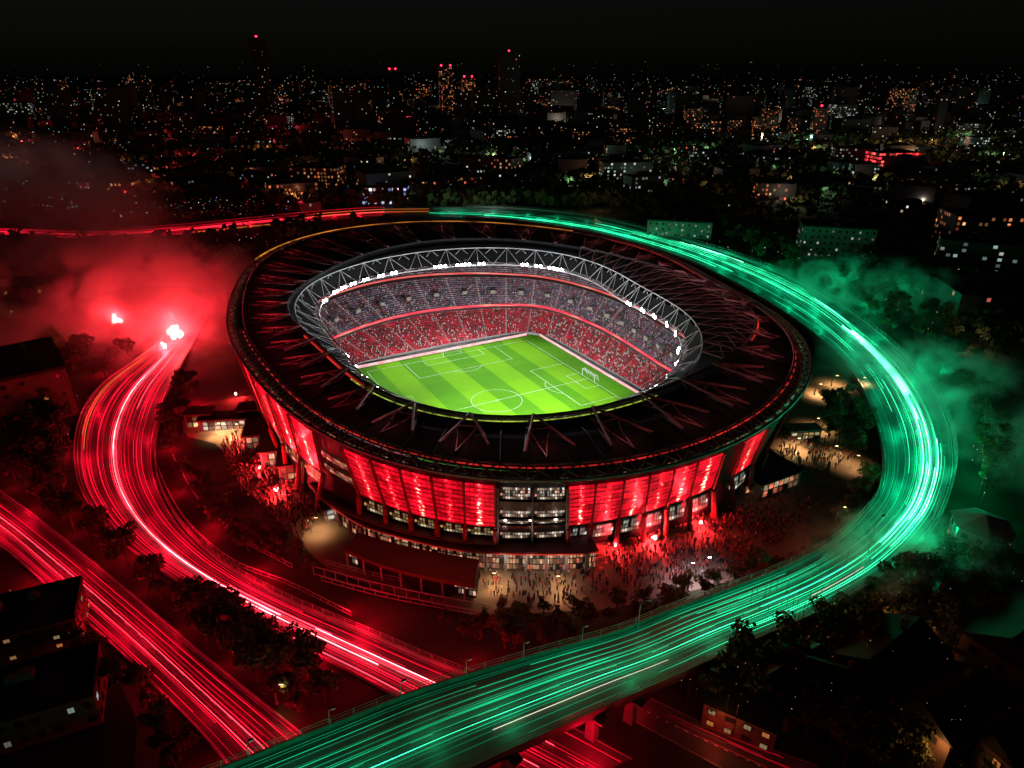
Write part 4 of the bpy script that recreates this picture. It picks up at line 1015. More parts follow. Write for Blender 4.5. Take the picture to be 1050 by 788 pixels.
lamp_post(at(700, 603), 7, 1500, (1, 0.85, 1.0), 'nearer of two bright white lamps at the plaza edge', BC)
lamp_post(at(717, 597), 7, 1300, (1, 0.85, 1.0), 'farther of two bright white lamps at the plaza edge', BC)
for (u, v, pw, lb) in ((240,447,4200,'warm lamp in the middle of the lit terrace beside the kiosks'),(222,446,3400,'warm lamp on the terrace between the small and the long kiosk'),(256,445,2600,'warm lamp at the stadium end of the lit terrace'), (205,441,2400,'warm lamp at the left end of the lit terrace'), (812,462,4200,'warm lamp on the plaza near the right end of the stadium'), (850,470,1400,'warm lamp farther out on the right-hand plaza'), (835,405,3000,'warm lamp by the path under the roof edge at right'), (880,398,1400,'warm lamp at the far end of the right-hand path'), (832,441,2600,'warm lamp in the middle of the right-hand plaza crowd'),(872,480,1300,'warm lamp at the ring road side of the right-hand plaza'),(852,396,2200,'warm lamp in the middle of the right-hand path'),(500,603,1500,'pale lamp on the forecourt left of the entrance'),(565,606,1300,'pale lamp on the forecourt right of the entrance'),(857,534,900,'warm lamp beside a small tree at the ring road'), (640,556,1200,'warm lamp at the glazing near the podium corner'), (775,500,1600,'warm lamp between the cladding and the dark canopy'), (320,545,1500,'warm lamp at the corner of the podium'), (480,606,900,'warm lamp at the end of the long low pavilion'), (284,722,260,'warm lamp under a tree by the straight red road')):
    lamp_post(at(u, v), 4.2 if pw > 300 else 5, pw, (1, 0.56, 0.24), lb, BW)
A, B = RINGG
for k, f, h, lb in ((151, 0.3, 13, 'tall pale lamp mast on the elevated road'), (143, 0.06, 9, 'lamp mast on the outer side of the elevated road'), (165, 0.97, 6, 'short unlit lamp mast on the inner parapet where red road passes under')):
    lamp_post(lat(A, B, k, f, 0.1), h, 0, None, lb, BG, 2.0, 0.5)
for j, k in enumerate(range(168, 186, 3)):
    lamp_post(lat(A, B, k, 0.985, 1.1), 3.5, 0, None, 'short unlit post on the parapet at the lower end of the elevated road', BG, 0.4, 0.5, 'short posts on the lower parapet')

# ------------------------------------------------------------------ buildings round the stadium
def frame_at(p):      # unit vectors of a rotated plot
    return
def wall_windows(e, a, b_, z0, floors, fh, bays, lit, mats, wall_mat, sill=True, rnd=random):
    """windows set into the wall a->b: each a part (frame) with its pane"""
    d = b_ - a; L = d.length; d = d.normalized(); n_ = Vector((d.y, -d.x, 0))
    for fl in range(floors):
        for k in range(bays):
            if rnd.random() > lit[1]: continue
            c = a + d * (L * (k + 0.5) / bays) + n_ * 0.06 + Vector((0, 0, z0 + fh * (fl + 0.5))); w, h = min(L / bays * 0.4, 1.2), fh * 0.36; rz = math.atan2(d.y, d.x)
            f = MB(); f.box(tuple(c), (w + 0.2, 0.12, h + 0.2), rz); fo = f.build('window', M['darksteel'], e)
            g_ = MB(); q = c + n_ * 0.075; x = d * w / 2; zz_ = Vector((0, 0, h / 2))
            for s_ in (-1, 1):
                o_ = x * 0.5 * s_; g_.quad(q + o_ - x * 0.46 - zz_, q + o_ + x * 0.46 - zz_, q + o_ + x * 0.46 + zz_, q + o_ - x * 0.46 + zz_)
            mt = mats[rnd.randrange(len(mats))] if rnd.random() < lit[0] else M['glass']
            po = g_.build('pane', mt, fo, local=False); 
            o0 = Vector(e.location)
            for v in po.data.vertices: v.co = Vector(v.co) - o0
PW = [glow('warm pane', (1, 0.5, 0.2), 0.22, False), glow('yellow pane', (1, 0.75, 0.35), 0.2, False), glow('amber pane', (1, 0.33, 0.08), 0.35, False)]
PC = [glow('white pane', (0.95, 1, 0.95), 0.35, False), glow('pale pane', (0.8, 1, 0.9), 0.2, False), glow('dim pane', (0.9, 0.9, 0.7), 0.1, False)]
def block(name, c, w, d, h, rz, label, cat, wall_mat, floors, bays, lit, panes, roof='flat', group=None, bays_side=None, roof_mat=None):
    """building standing at ground point c, w x d x h metres"""
    e = empty(name, (c.x, c.y, 0), label, cat, group); b = MB()
    X = Vector((math.cos(rz), math.sin(rz), 0)); Y = Vector((-X.y, X.x, 0)); C = Vector((c.x, c.y, 0))
    b.box((c.x, c.y, h / 2), (w, d, h), rz); b.build('wall', wall_mat, e)
    rm_ = roof_mat or M['darkroof']; r = MB()
    if roof == 'flat':
        r.box((c.x, c.y, h + 0.2), (w + 0.5, d + 0.5, 0.4), rz)
        for s_ in (-1, 1):
            q = C + Y * (s_ * (d / 2 + 0.1)); r.box((q.x, q.y, h + 0.75), (w + 0.5, 0.25, 0.7), rz); q = C + X * (s_ * (w / 2 + 0.1)); r.box((q.x, q.y, h + 0.75), (0.25, d - 0.2, 0.7), rz)
        ro_ = r.build('roof', rm_, e)
        for _ in range(2 + int(w * d / 250)):
            u_ = MB(); q = C + X * random.uniform(-w * .35, w * .35) + Y * random.uniform(-d * .35, d * .35); s_ = random.uniform(1.5, 3.5); u_.box((q.x, q.y, h + 1.0), (s_, s_ * .8, 1.3), rz); u_.tube((q.x, q.y, h + 1.6), (q.x, q.y, h + 2.3), 0.3, 6); u_.build('rooftop_unit', M['concrete'], e)
    else:
        k = min(w, d) * 0.33; ov = 0.6; a0, a1 = C - X * (w / 2 + ov), C + X * (w / 2 + ov); y = Y * (d / 2 + ov); up = Vector((0, 0, h)); rg_ = Vector((0, 0, h + k))
        r.quad(a0 - y + up, a1 - y + up, a1 + rg_, a0 + rg_); r.quad(a1 + y + up, a0 + y + up, a0 + rg_, a1 + rg_); r.poly([a0 - y + up, a0 + rg_, a0 + y + up]); r.poly([a1 + y + up, a1 + rg_, a1 - y + up]); r.quad(a0 - y + up, a0 + y + up, a1 + y + up, a1 - y + up)
        ro_ = r.build('roof', rm_, e); ch = MB(); q = C + X * (w * 0.25) + Y * 0.8; ch.box((q.x, q.y, h + k * 0.9), (0.9, 0.9, k * 0.9), rz); ch.build('chimney', M['brick'], e)
    P = [C - X * w / 2 - Y * d / 2, C + X * w / 2 - Y * d / 2, C + X * w / 2 + Y * d / 2, C - X * w / 2 + Y * d / 2]; fh = (h - 0.6) / floors
    bs = bays_side or max(1, int(bays * d / w))
    camp = Vector((0, 0, 0))
    for (i, j, nb) in ((0, 1, bays), (1, 2, bs), (3, 0, bs), (2, 3, bays)):
        mid = (P[i] + P[j]) / 2; dd = (P[j] - P[i]); n_ = Vector((dd.y, -dd.x, 0))
        if n_.dot(camp - mid) > 0: wall_windows(e, P[i], P[j], 0.3, floors, fh, nb, lit, panes, wall_mat)
    return e
block('office_building', at(853, 262), 42, 20, 19, R(-14), 'pale five-storey office block in green light beyond the ring road', 'office building', M['render'], 5, 11, (0.4, 1), PC)
block('office_building', at(696, 242), 44, 14, 11, R(-16), 'long green-lit low block just beyond the ring road', 'office building', M['render'], 3, 10, (0.35, 1), PC)
block('apartment_building', at(22, 420), 30, 34, 17, R(38), 'dark apartment block with few amber windows left of the curved road', 'apartment building', M['brick'], 5, 6, (0.28, 0.9), PW)
block('apartment_building', at(12, 318), 44, 18, 13, R(8), 'long dark block with a row of amber lights behind the red smoke', 'apartment building', M['brick'], 4, 9, (0.35, 0.9), PW)
block('apartment_building', at(14, 660), 26, 12, 7, R(24), 'dark block with warm lit windows beside the straight red road', 'apartment building', M['brick'], 3, 10, (0.3, 0.9), PW)
block('apartment_building', at(10, 745), 30, 12, 7, R(24), 'low dark block with pale lit windows at the lower left corner', 'apartment building', M['brick'], 2, 12, (0.25, 0.9), PC)
hz = [(806,712,14,11,5,R(30),'dark gabled house nearest the elevated road at the lower right'),(905,700,17,13,7,R(35),'large dark gabled house in the middle of the lower right houses'),(1045,690,20,15,9,R(30),'largest dark gabled house at the right edge of the picture'),(838,720,15,11,6,R(-25),'small dark gabled house in front of the lower right houses'),(965,748,16,11,7,R(25),'dark gabled house at the bottom right among orange lights'),(1030,775,15,11,7,R(20),'dark gabled house in the bottom right corner'),(760,740,12,9,6,R(-30),'small house with glowing orange windows beside the road below the viaduct'),(952,640,12,9,5,R(30),'small dark gabled house in the greenish smoke')]
for (u, v, w, d, h, rz, lb) in hz:
    block('house', at(u, v), w, d, h, rz, lb, 'house', M['brick'], 2, 4, (0.16 if 'glowing' not in lb else 0.7, 0.9), PW, 'gable', 'houses at the lower right')
# green-lit polygonal house and the lit shelter by the ring at right
p = at(1000, 560); e = empty('pavilion_house', (p.x, p.y, 0), 'many-sided pale house in green light beside the ring road', 'house')
b = MB(); P = [(p.x + 6.5 * math.cos(R(a)), p.y + 6.5 * math.sin(R(a))) for a in range(10, 370, 60)]; b.prism(P, 0, 6.5); b.build('wall', M['render'], e)
b = MB(); P2 = [Vector((p.x + 7.2 * math.cos(R(a)), p.y + 7.2 * math.sin(R(a)), 6.55)) for a in range(10, 370, 60)]; top = Vector((p.x, p.y, 9.2))
for i in range(6): b.poly([P2[i], P2[(i + 1) % 6], top])
b.poly(P2[::-1]); b.build('roof', M['render'], e)
for i in range(6):
    a_, b2 = Vector((*P[i], 0)), Vector((*P[(i + 1) % 6], 0)); m_ = (a_ + b2) / 2
    if (m_ - Vector((p.x, p.y, 0))).dot(-m_) > 0: wall_windows(e, a_, b2, 0.3, 2, 3, 2, (0.15, 1), PW, None)
sup = lambda e_, z0, z1, P_: None
# long low pavilion in front of the podium
zt = 5.0
top_px = [(367,546),(400,556),(440,565),(491,574)]; bot_px = [(354,564),(390,579),(440,592),(487,601)]
T = [Vector(tuple(q)) for q in catmull([tuple(at(u, v, zt)) for u, v in top_px], 14)]; Bm = [Vector(tuple(q)) for q in catmull([tuple(at(u, v, zt)) for u, v in bot_px], 14)]
c = (T[7] + Bm[7]) / 2; e = empty('pavilion', (c.x, c.y, 0), 'long low pavilion with dark red curved roof in front of the podium', 'pavilion')
b = MB(); dn = Vector((0, 0, -0.9)); b.strip(Bm, T); b.strip([q + dn for q in Bm], Bm); b.strip(T, [q + dn for q in T]); b.strip([q + dn for q in T], [q + dn for q in Bm])
b.quad(T[0], T[0] + dn, Bm[0] + dn, Bm[0]); b.quad(Bm[-1], Bm[-1] + dn, T[-1] + dn, T[-1]); b.build('roof', redroof, e)
g0 = lambda q, f: Vector((q.x, q.y, 0)) 
b = MB(); F = [Bm[i].lerp(T[i], 0.22) for i in range(14)]; G = [Bm[i].lerp(T[i], 0.9) for i in range(14)]
z4 = lambda q, z: Vector((q.x, q.y, z))
b.strip([z4(q, 0) for q in F], [z4(q, zt - 0.9) for q in F]); b.strip([z4(q, zt - 0.9) for q in G], [z4(q, 0) for q in G]); b.quad(z4(F[0], 0), z4(F[0], zt - .9), z4(G[0], zt - .9), z4(G[0], 0)); b.quad(z4(G[-1], 0), z4(G[-1], zt - .9), z4(F[-1], zt - .9), z4(F[-1], 0)); b.build('wall', M['darkroof'], e)
for i in (0, 11, 12):
    b = MB(); o_ = (Bm[i] - T[i]).normalized() * 0.08; o_.z = 0; a_, b2 = z4(F[i], 0.4) + o_, z4(F[i + 1], 0.4) + o_; z = Vector((0, 0, 3.2)); b.quad(a_, b2, b2 + z, a_ + z, 0, ((0, 0), (3, 0), (3, 2), (0, 2))); b.build('window', M['win_cool'], e)
for i in range(0, 14, 2):
    b = MB(); q = Bm[i].lerp(T[i], 0.05); b.box((q.x, q.y, (zt - .9) / 2), (0.35, 0.35, zt - .9)); b.build('column', M['steel'], e)
# stepped sheds, kiosks, canopy
def shed(u, v, w, d, h, rz, label, front='win_shop', mat=None, cat='shed', rm_=None):
    p = at(u, v); e = empty('shed' if cat == 'shed' else cat, (p.x, p.y, 0), label, cat, None); b = MB(); b.box((p.x, p.y, h / 2), (w, d, h), rz); b.build('wall', mat or M['render'], e)
    b = MB(); b.box((p.x, p.y, h + 0.2), (w + 1.2, d + 1.2, 0.4), rz); b.build('roof', rm_ or redroof, e)
    X = Vector((math.cos(rz), math.sin(rz), 0)); Y = Vector((-X.y, X.x, 0)); a_ = p - X * w * .45 - Y * (d / 2 + .05); b2 = p + X * w * .45 - Y * (d / 2 + .05); z0, z1 = Vector((0, 0, .5)), Vector((0, 0, h - .5))
    b = MB(); n_ = max(2, int(w / 2)); b.quad(a_ + z0, b2 + z0, b2 + z1, a_ + z1, 0, ((u, 0), (u + n_, 0), (u + n_, 2), (u, 2))); b.build('shopfront_window', M[front], e)
    return e
shed(262, 431, 9, 6, 5, R(10), 'pale lit box under the roof edge above the stepped sheds', 'win_warm')
shed(272, 452, 10, 11, 5, R(12), 'uppermost dark-roofed shed stepping down beside the stadium')
shed(288, 469, 10, 10, 5, R(14), 'middle dark-roofed shed stepping down beside the stadium')
shed(303, 485, 8, 8, 5, R(14), 'lowest dark-roofed shed stepping down beside the stadium')
shed(207, 436, 8, 5, 5, R(6), 'small warm-lit kiosk at the left end of the terrace', 'win_warm', None, 'kiosk')
shed(239, 438, 19, 5, 4, R(6), 'long glazed kiosk along the back of the lit terrace', 'win_cool', None, 'kiosk')
shed(343, 522, 7, 10, 4, R(28), 'flat-roofed booth at the corner of the podium', 'win_cool', None, 'kiosk', M['darkroof'])
shed(782, 495, 15, 12, 5, R(28), 'black flat canopy building at the right end of the cladding', 'win_shop', None, 'kiosk', M['darkroof'])
shed(766, 500, 8, 5, 3.5, R(30), 'small red-roofed kiosk beside the black canopy', 'win_shop', None, 'kiosk')
shed(822, 449, 10, 4, 3.5, R(4), 'low pale stall on the warm-lit plaza', 'win_warm', None, 'kiosk', M['render'])
def railing(px, z, label, h=1.4, step=1, name='railing', panels=False):
    P = [Vector(tuple(q)) for q in catmull([tuple(at(u, v, z)) for u, v in px], 10 * (len(px) - 1))]; e = empty(name, (P[0].x, P[0].y, z), label, 'railing', 'railings')
    b = MB(); up = Vector((0, 0, h)); b.path([p + up for p in P], 0.12, 4); b.path([p + up * 0.15 for p in P], 0.1, 4); 
    for p in P[::step]: b.tube(p, p + up, 0.1, 4)
    b.build('rail', M['steel'], e)
railing([(322,590),(370,603),(430,617),(504,631)], 0.1, 'red-lit railing along the walkway below the long pavilion', 2.6, 2)
railing([(330,596),(390,612),(450,624),(503,634)], 0.1, 'second railing on the road side of the walkway', 1.3, 2)
railing([(334,578),(380,590),(430,600),(459,606)], 0.1, 'short railing close under the long pavilion', 1.0, 2)
railing([(163,425),(158,460),(168,495),(195,540),(240,578),(300,602),(360,632)], 0.1, 'thin railing following the inner edge of the curved red road', 1.2, 1)
railing([(178,470),(205,515),(250,555),(300,583)], 0.1, 'railing of the footway between road and plaza', 1.2, 1)
railing([(256,450),(280,485),(305,515)], 0.1, 'railing down the red-lit steps beside the sheds', 1.2, 1)

# ------------------------------------------------------------------ trees
def tree_mesh(seed, crown_h, crown_r, nleaf, ls):
    rg_ = np.random.default_rng(seed); t = MB(); H = crown_h
    t.path([(0, 0, 0), (0.05, 0.03, H * 0.35), (0.0, 0.1, H * 0.7)], 0.22, 6, 0, 0.08)
    cent = []
    for k in range(9):
        a = rg_.uniform(0, 2 * PI); rr = crown_r * rg_.uniform(0.15, 0.75); z = H * rg_.uniform(0.42, 0.9); c = np.array([rr * math.cos(a), rr * math.sin(a), z]); cent.append((c, crown_r * rg_.uniform(0.3, 0.52)))
        if k < 6: t.path([(0, 0, H * 0.32), tuple(c * [0.5, 0.5, 0.85]), tuple(c)], 0.09, 4, 0, 0.03)
    V = []; 
    for i in range(nleaf):
        c, r = cent[rg_.integers(len(cent))]; d = rg_.normal(size=3); d /= np.linalg.norm(d); p = c + d * r * rg_.uniform(0.55, 1.05) * [1, 1, 0.8]
        n1 = rg_.normal(size=3); n1 /= np.linalg.norm(n1); u = np.cross(n1, d + 0.3); u /= np.linalg.norm(u) + 1e-6; w = np.cross(n1, u); s = ls * rg_.uniform(0.6, 1.3)
        V += [p - u * s * .5, p + w * s * .42, p + u * s * .5, p - w * s * .42]
    V = np.array(V); return t, np_mesh('crown', V, np.arange(len(V)).reshape(-1, 4), [M['leaf']])
TV = []
for sd, (ch, cr_, nl, ls) in enumerate([(8, 3.2, 900, .62), (9.5, 3.6, 1000, .66), (7, 3.4, 850, .6), (11, 3.9, 1100, .7), (6, 2.6, 650, .55)]):
    t, cm = tree_mesh(sd + 3, ch, cr_, nl, ls); e = bpy.data.objects.new('tree', None); COL.objects.link(e); t.build('trunk', M['bark'], e)
    c = bpy.data.objects.new('crown', cm); COL.objects.link(c); c.parent = e; TV.append(e)
used = set()
RC = []
for A, B in ROADS.values():
    m_ = (A + B) / 2; t_ = np.gradient(m_[:, :2], axis=0); t_ /= np.linalg.norm(t_, axis=1)[:, None]; d_ = (B - A)[:, :2]
    RC.append((m_, np.abs(d_[:, 0] * t_[:, 1] - d_[:, 1] * t_[:, 0]) / 2))
def near_road(q, m=2.5):
    return any(np.any(np.hypot(c[:, 0] - q.x, c[:, 1] - q.y) < h + m) for c, h in RC)
PLANTS = []
def plant(p, sc, label, group, kinds=(0, 1, 2, 3, 4)): PLANTS.append((p, sc, label, group, random.choice(kinds), random.uniform(0, 6)))
def in_view(p):
    u, v = proj((p[0], p[1], 4)); return -25 < u < 1075 and v < 830
def plant_all():
    pl = sorted([x for x in PLANTS if in_view(x[0])], key=lambda x: Vector((x[0].x, x[0].y, -CAM_H)).length / x[1]); 
    solo = [x for x in pl if x[3] is None]; rest = [x for x in pl if x[3] is not None]
    for p, sc, label, group, k, rz in solo + rest[:290]:
        if k not in used: used.add(k); o = TV[k]; o.location = p; o.rotation_euler = (0, 0, rz); o.scale = (sc,) * 3
        else: o = dup(TV[k], p, rz, sc)
        tag(o, label, 'tree')
        if group: o['group'] = group
        elif 'group' in o: del o['group']
    V, Q, m_ = [], [], []; n0 = 0
    for p, sc, label, group, k, rz in rest[290:]:
        for ch in TV[k].children:
            me = ch.data; v = np.empty(len(me.vertices) * 3, np.float32); me.vertices.foreach_get('co', v); v = v.reshape(-1, 3) * sc
            ca, s_ = math.cos(rz), math.sin(rz); V.append(np.column_stack([v[:, 0] * ca - v[:, 1] * s_ + p.x, v[:, 0] * s_ + v[:, 1] * ca + p.y, v[:, 2]]))
            q = np.array([tuple(f.vertices) for f in me.polygons if len(f.vertices) == 4]); Q.append(q + n0); m_ += [0 if ch.data.materials[0] == M['leaf'] else 1] * len(q); n0 += len(v)
    if V:
        o = bpy.data.objects.new('woodland', np_mesh('woodland', np.vstack(V), np.vstack(Q), [M['leaf'], M['bark']], m_)); COL.objects.link(o); tag(o, 'farther trees massed round the outside of the ring road', 'woodland', None, 'stuff')
def grove(n, poly, sc, label, group, kinds=(0, 1, 2, 3, 4), mind=3.6):
    us = [p[0] for p in poly]; vs_ = [p[1] for p in poly]; k = 0; pts = []; tries = 0
    while k < n and tries < 6000:
        tries += 1; u, v = random.uniform(min(us), max(us)), random.uniform(min(vs_), max(vs_))
        if not inpoly(u, v, poly): continue
        q = at(u, v, 0)
        if any((q - x).length < mind for x in pts) or near_road(q): continue
        pts.append(q); k += 1; plant(q, sc * random.uniform(0.75, 1.25), label, group, kinds)
grove(52, [(60,535),(100,545),(150,590),(205,620),(280,660),(345,700),(330,730),(300,740),(250,690),(180,640),(90,560)], 1.0, 'leafy tree in the strip between the two red roads', 'trees between the two red roads')
grove(34, [(60,415),(72,450),(74,500),(60,530),(20,495),(0,490),(0,455),(40,440)], 1.1, 'dark tree left of the curved red road below the apartment block', 'trees left of the curved road')
grove(70, [(0,262),(60,250),(150,252),(230,262),(222,280),(196,300),(186,325),(160,345),(110,385),(85,400),(50,380),(60,350),(0,320)], 1.1, 'dark tree in the red smoke beyond the curved road', 'trees in the red smoke')
grove(30, [(510,640),(560,628),(620,630),(690,615),(740,600),(790,585),(850,560),(870,545),(850,570),(760,605),(680,635),(600,660),(530,672)], 0.7, 'dark tree between the plaza and the elevated road', 'trees along the inner edge of the elevated road')
grove(16, [(455,640),(505,640),(530,650),(520,668),(480,660)], 0.85, 'dark tree at the corner where the red road meets the viaduct', 'trees at the corner of the two roads')
grove(16, [(845,412),(885,415),(898,445),(895,470),(860,462),(840,440)], 0.8, 'dark tree on the plaza inside the green ring', 'trees inside the green ring')
grove(10, [(868,505),(893,490),(888,515),(860,535)], 0.7, 'small tree beside the ring road lamp', 'small trees by the ring road lamp', (4, 0, 2))
grove(46, [(720,692),(770,665),(830,640),(880,612),(930,590),(975,575),(1000,590),(940,660),(880,660),(860,720),(800,700),(740,740),(700,720)], 1.1, 'dark tree among the houses outside the elevated road', 'trees among the lower right houses')
grove(40, [(930,345),(1000,330),(1050,340),(1050,520),(1010,520),(1000,450),(985,410)], 1.1, 'dark tree outside the bright bend of the ring road', 'trees outside the bend')
grove(30, [(760,262),(830,275),(880,310),(960,300),(1000,320),(920,350),(860,312),(800,283)], 1.15, 'tree in green light beyond the ring road', 'trees beyond the ring road')
grove(18, [(640,215),(680,222),(740,240),(800,255),(790,262),(720,245),(660,228)], 1.2, 'tree on the verge beyond the far green road', 'trees on the far verge', (0, 1, 2, 3, 4), 4)
grove(16, [(172,400),(196,385),(205,410),(186,425),(175,470),(165,460)], 0.75, 'small tree in the corner between red road and terrace', 'trees by the terrace')
grove(26, [(185,485),(215,500),(260,545),(318,578),(330,590),(280,582),(225,550)], 0.7, 'red-lit tree between the curved road and the plaza', 'red-lit trees below the plaza', (0, 2, 4))
grove(22, [(270,236),(330,226),(420,226),(410,232),(330,240),(285,262),(255,270)], 0.95, 'tree between the far road and the stadium rim', 'trees behind the stadium', (0, 1, 2))
grove(24, [(62,622),(95,645),(140,690),(185,745),(200,775),(180,790),(150,720),(90,690),(70,660)], 0.8, 'dark tree on the lower side of the straight red road', 'trees below the straight red road')
grove(34, [(840,640),(900,625),(960,600),(1040,590),(1050,700),(1000,690),(960,700),(880,660)], 1.0, 'dark tree between the lower right houses', 'trees between the lower right houses')
grove(20, [(800,740),(860,735),(930,740),(1000,735),(1020,790),(800,790)], 1.0, 'dark tree at the bottom right among orange lights', 'trees at the bottom right')
grove(1, [(280,716),(284,716),(284,720),(280,720)], 0.8, 'orange-lit tree beside the straight red road', None, (4,))
plant_all()
# ------------------------------------------------------------------ woodland, far city, far lights
def scatter_leaf(n, pick, size, name, label):
    V = []
    for i in range(n):
        p, hgt = pick()
        for j in range(9):
            c = np.array([p.x + random.gauss(0, size * .8), p.y + random.gauss(0, size * .8), hgt * random.uniform(0.25, 1.0)])
            a = RNG.normal(size=3); a /= np.linalg.norm(a); u = np.cross(a, (0.3, 0.5, 0.8)); u /= np.linalg.norm(u); w = np.cross(a, u); s = size * random.uniform(.5, 1.1)
            V += [c - u * s, c + w * s, c + u * s, c - w * s]
    V = np.array(V); o = bpy.data.objects.new(name, np_mesh(name, V, np.arange(len(V)).reshape(-1, 4), [M['leaf']])); COL.objects.link(o); tag(o, label, 'woodland', None, 'stuff')
def pick_far():
    while True:
        u, v = random.uniform(-60, 1110), random.uniform(122, 212)
        p = at(u, v)
        return p, random.uniform(7, 13)
scatter_leaf(5200, pick_far, 4.0, 'woodland', 'dark mass of trees between the far houses')

def pick_right():
    while True:
        u, v = random.uniform(600, 1110), random.uniform(205, 400)
        if u < 640 + (v - 205) * 2.7 or (v > 300 and u < 985) or near_road(at(u, v), 4): continue
        if (815 < u < 900 and 228 < v < 268) or (655 < u < 735 and 215 < v < 250): continue
        return at(u, v), random.uniform(5, 10)
scatter_leaf(900, pick_right, 2.1, 'woodland', 'dark mass of small trees beyond the ring road at the right')
def pick_left():
    while True:
        u, v = random.uniform(-60, 330), random.uniform(205, 275)
        if near_road(at(u, v), 4) or (u > 225 and v > 245): continue
        return at(u, v), random.uniform(4, 9)
scatter_leaf(420, pick_left, 2.1, 'woodland', 'dark mass of small trees along the far road at the left')
CW = winmat('city windows mixed', [(1, 0.75, 0.45), (0.85, 1, 0.95), (1, 0.35, 0.15), (1, 0.9, 0.7)], 0.6, 0.06, 0.26, (0.05, 0.05, 0.055), False, 0.25, 0.0, False)
CO = winmat('city windows orange', [(1, 0.3, 0.1), (1, 0.5, 0.2), (1, 0.2, 0.08)], 0.75, 0.34, 0.24, (0.05, 0.045, 0.045), False, 0.22, 3.0, False)
CC = winmat('city windows pale', [(0.85, 1, 0.92), (1, 0.95, 0.8), (0.6, 0.9, 0.85)], 0.5, 0.3, 0.22, (0.06, 0.065, 0.065), False, 0.25, 5.0, False)
CD = winmat('city windows few', [(1, 0.6, 0.35), (0.9, 1, 0.95), (1, 0.2, 0.15)], 0.6, 0.025, 0.25, (0.03, 0.03, 0.034), False, 0.25, 9.0, False)
CR = winmat('city windows red', [(1, 0.02, 0.04), (1, 0.06, 0.05), (1, 0.1, 0.08)], 1.5, 0.85, 0.05, (0.08, 0.02, 0.02), False, 0.2, 11.0, False)
CB = winmat('city shop lights', [(0.6, 0.7, 1), (1, 1, 1), (1, 0.6, 0.8), (0.4, 0.5, 1)], 1.6, 0.6, 0.15, (0.1, 0.06, 0.06), False, 0.2, 13.0, False)
BEACON = glow('red aviation beacon', (1, 0.02, 0.06), 6.0, False)
def tower(mb, p, w, d, h, rz, cell=3.6, m=0, mr=1):
    X = Vector((math.cos(rz), math.sin(rz), 0)); Y = Vector((-X.y, X.x, 0)); C = Vector((p.x, p.y, -0.5)); P = [C - X * w / 2 - Y * d / 2, C + X * w / 2 - Y * d / 2, C + X * w / 2 + Y * d / 2, C - X * w / 2 + Y * d / 2]
    nf = max(1, round(h / cell)); o = random.randrange(4000); up = Vector((0, 0, h))
    for i in range(4):
        a, b = P[i], P[(i + 1) % 4]; nb = max(1, round((b - a).length / cell)); o += 97
        mb.quad(a, b, b + up, a + up, m, ((o, o), (o + nb, o), (o + nb, o + nf), (o, o + nf)))
    mb.quad(*[q + up for q in P], mr)
    mb.box((p.x, p.y, h + 0.8), (w * 0.4, d * 0.4, 2.6), rz, mr)
def bldg(name, u, v, wpx, hpx, mat, label, cat='building', depth=0.6, beacons=0, rz=None, cell=None, group=None):
    p = at(u, v); k = mpp(p); w, h = wpx * k, hpx * k; rz = random.uniform(-0.3, 0.3) if rz is None else rz
    e = empty(name, (p.x, p.y, 0), label, cat, group); mb = MB(); tower(mb, p, w, w * depth, h, rz, cell or max(3.4, 1.6 * k)); mb.build('wall', [mat, M['darkroof']], e)
    mast = MB(); mast.tube((p.x, p.y, h + 1.5), (p.x, p.y, h + 4 + 3 * k), 0.25 * k, 5); mast.build('mast', M['darksteel'], e)
    for j in range(beacons):
        b = MB(); x = p.x + (j - (beacons - 1) / 2) * w * 0.6; b.box((x, p.y - 0.5, h + 2.5 + 0.6 * k), (1.5 * k, 1.5 * k, 1.5 * k)); b.build('beacon', BEACON, e)
    return e
bldg('tower', 522, 130, 19, 68, CD, 'tallest dark tower on the skyline with a red beacon', 'tower', 0.8, 1)
bldg('tower', 274, 120, 12, 72, CD, 'slender dark tower at the left of the skyline', 'tower', 0.9, 1)
bldg('tower', 459, 122, 15, 48, CO, 'taller of two linked towers with red beacons left of the dark tower', 'tower', 0.8, 2)
bldg('tower', 481, 122, 13, 38, CO, 'lower of two linked towers with red beacons left of the dark tower', 'tower', 0.8, 2)
bldg('tower', 405, 112, 10, 36, CD, 'thin tower with two red beacons left of the linked towers', 'tower', 0.8, 2)
bldg('apartment_tower', 837, 141, 13, 28, CO, 'orange-lit tower block with red lights on top', 'tower', 0.8, 1)
bldg('apartment_tower', 709, 137, 16, 24, CO, 'orange-lit tower block at the left of the row', 'tower', 0.7)
for k, (u, w, h) in enumerate(((775,11,18),(789,12,19),(812,11,17),(752,12,15),(732,12,14))):
    bldg('apartment_tower', u, 139, w, h, CO, ['orange-lit block right beside the red-topped tower block, second away', 'orange-lit block in the middle of the row of tower blocks', 'orange-lit block touching the red-topped tower block', 'dimmer orange block between two brighter blocks of the row', 'dim orange block next to the leftmost of the row'][k], 'tower', 0.6)
bldg('hall', 912, 177, 46, 21, CR, 'wide hall floodlit red among the far buildings', 'hall', 0.5, 0, 0.12, 4)
bldg('office_building', 873, 170, 40, 18, CC, 'pale lit office block beside the red-lit hall', 'office building', 0.4, 0, -0.1)
bldg('office_building', 640, 190, 50, 24, CC, 'pale lit terraced office block beyond the ring road', 'office building', 0.4, 0, 0.12)
bldg('office_building', 682, 194, 44, 13, CO, 'low building with an orange lit curved front', 'building', 0.4, 0, -0.2)
bldg('shop_building', 396, 208, 46, 17, CB, 'low shop building with blue white lights beside the far road', 'shop', 0.4, 0, 0.02)
bldg('apartment_building', 441, 200, 38, 15, CO, 'brownish block right of the blue white shop lights', 'building', 0.4, 0, 0.03)
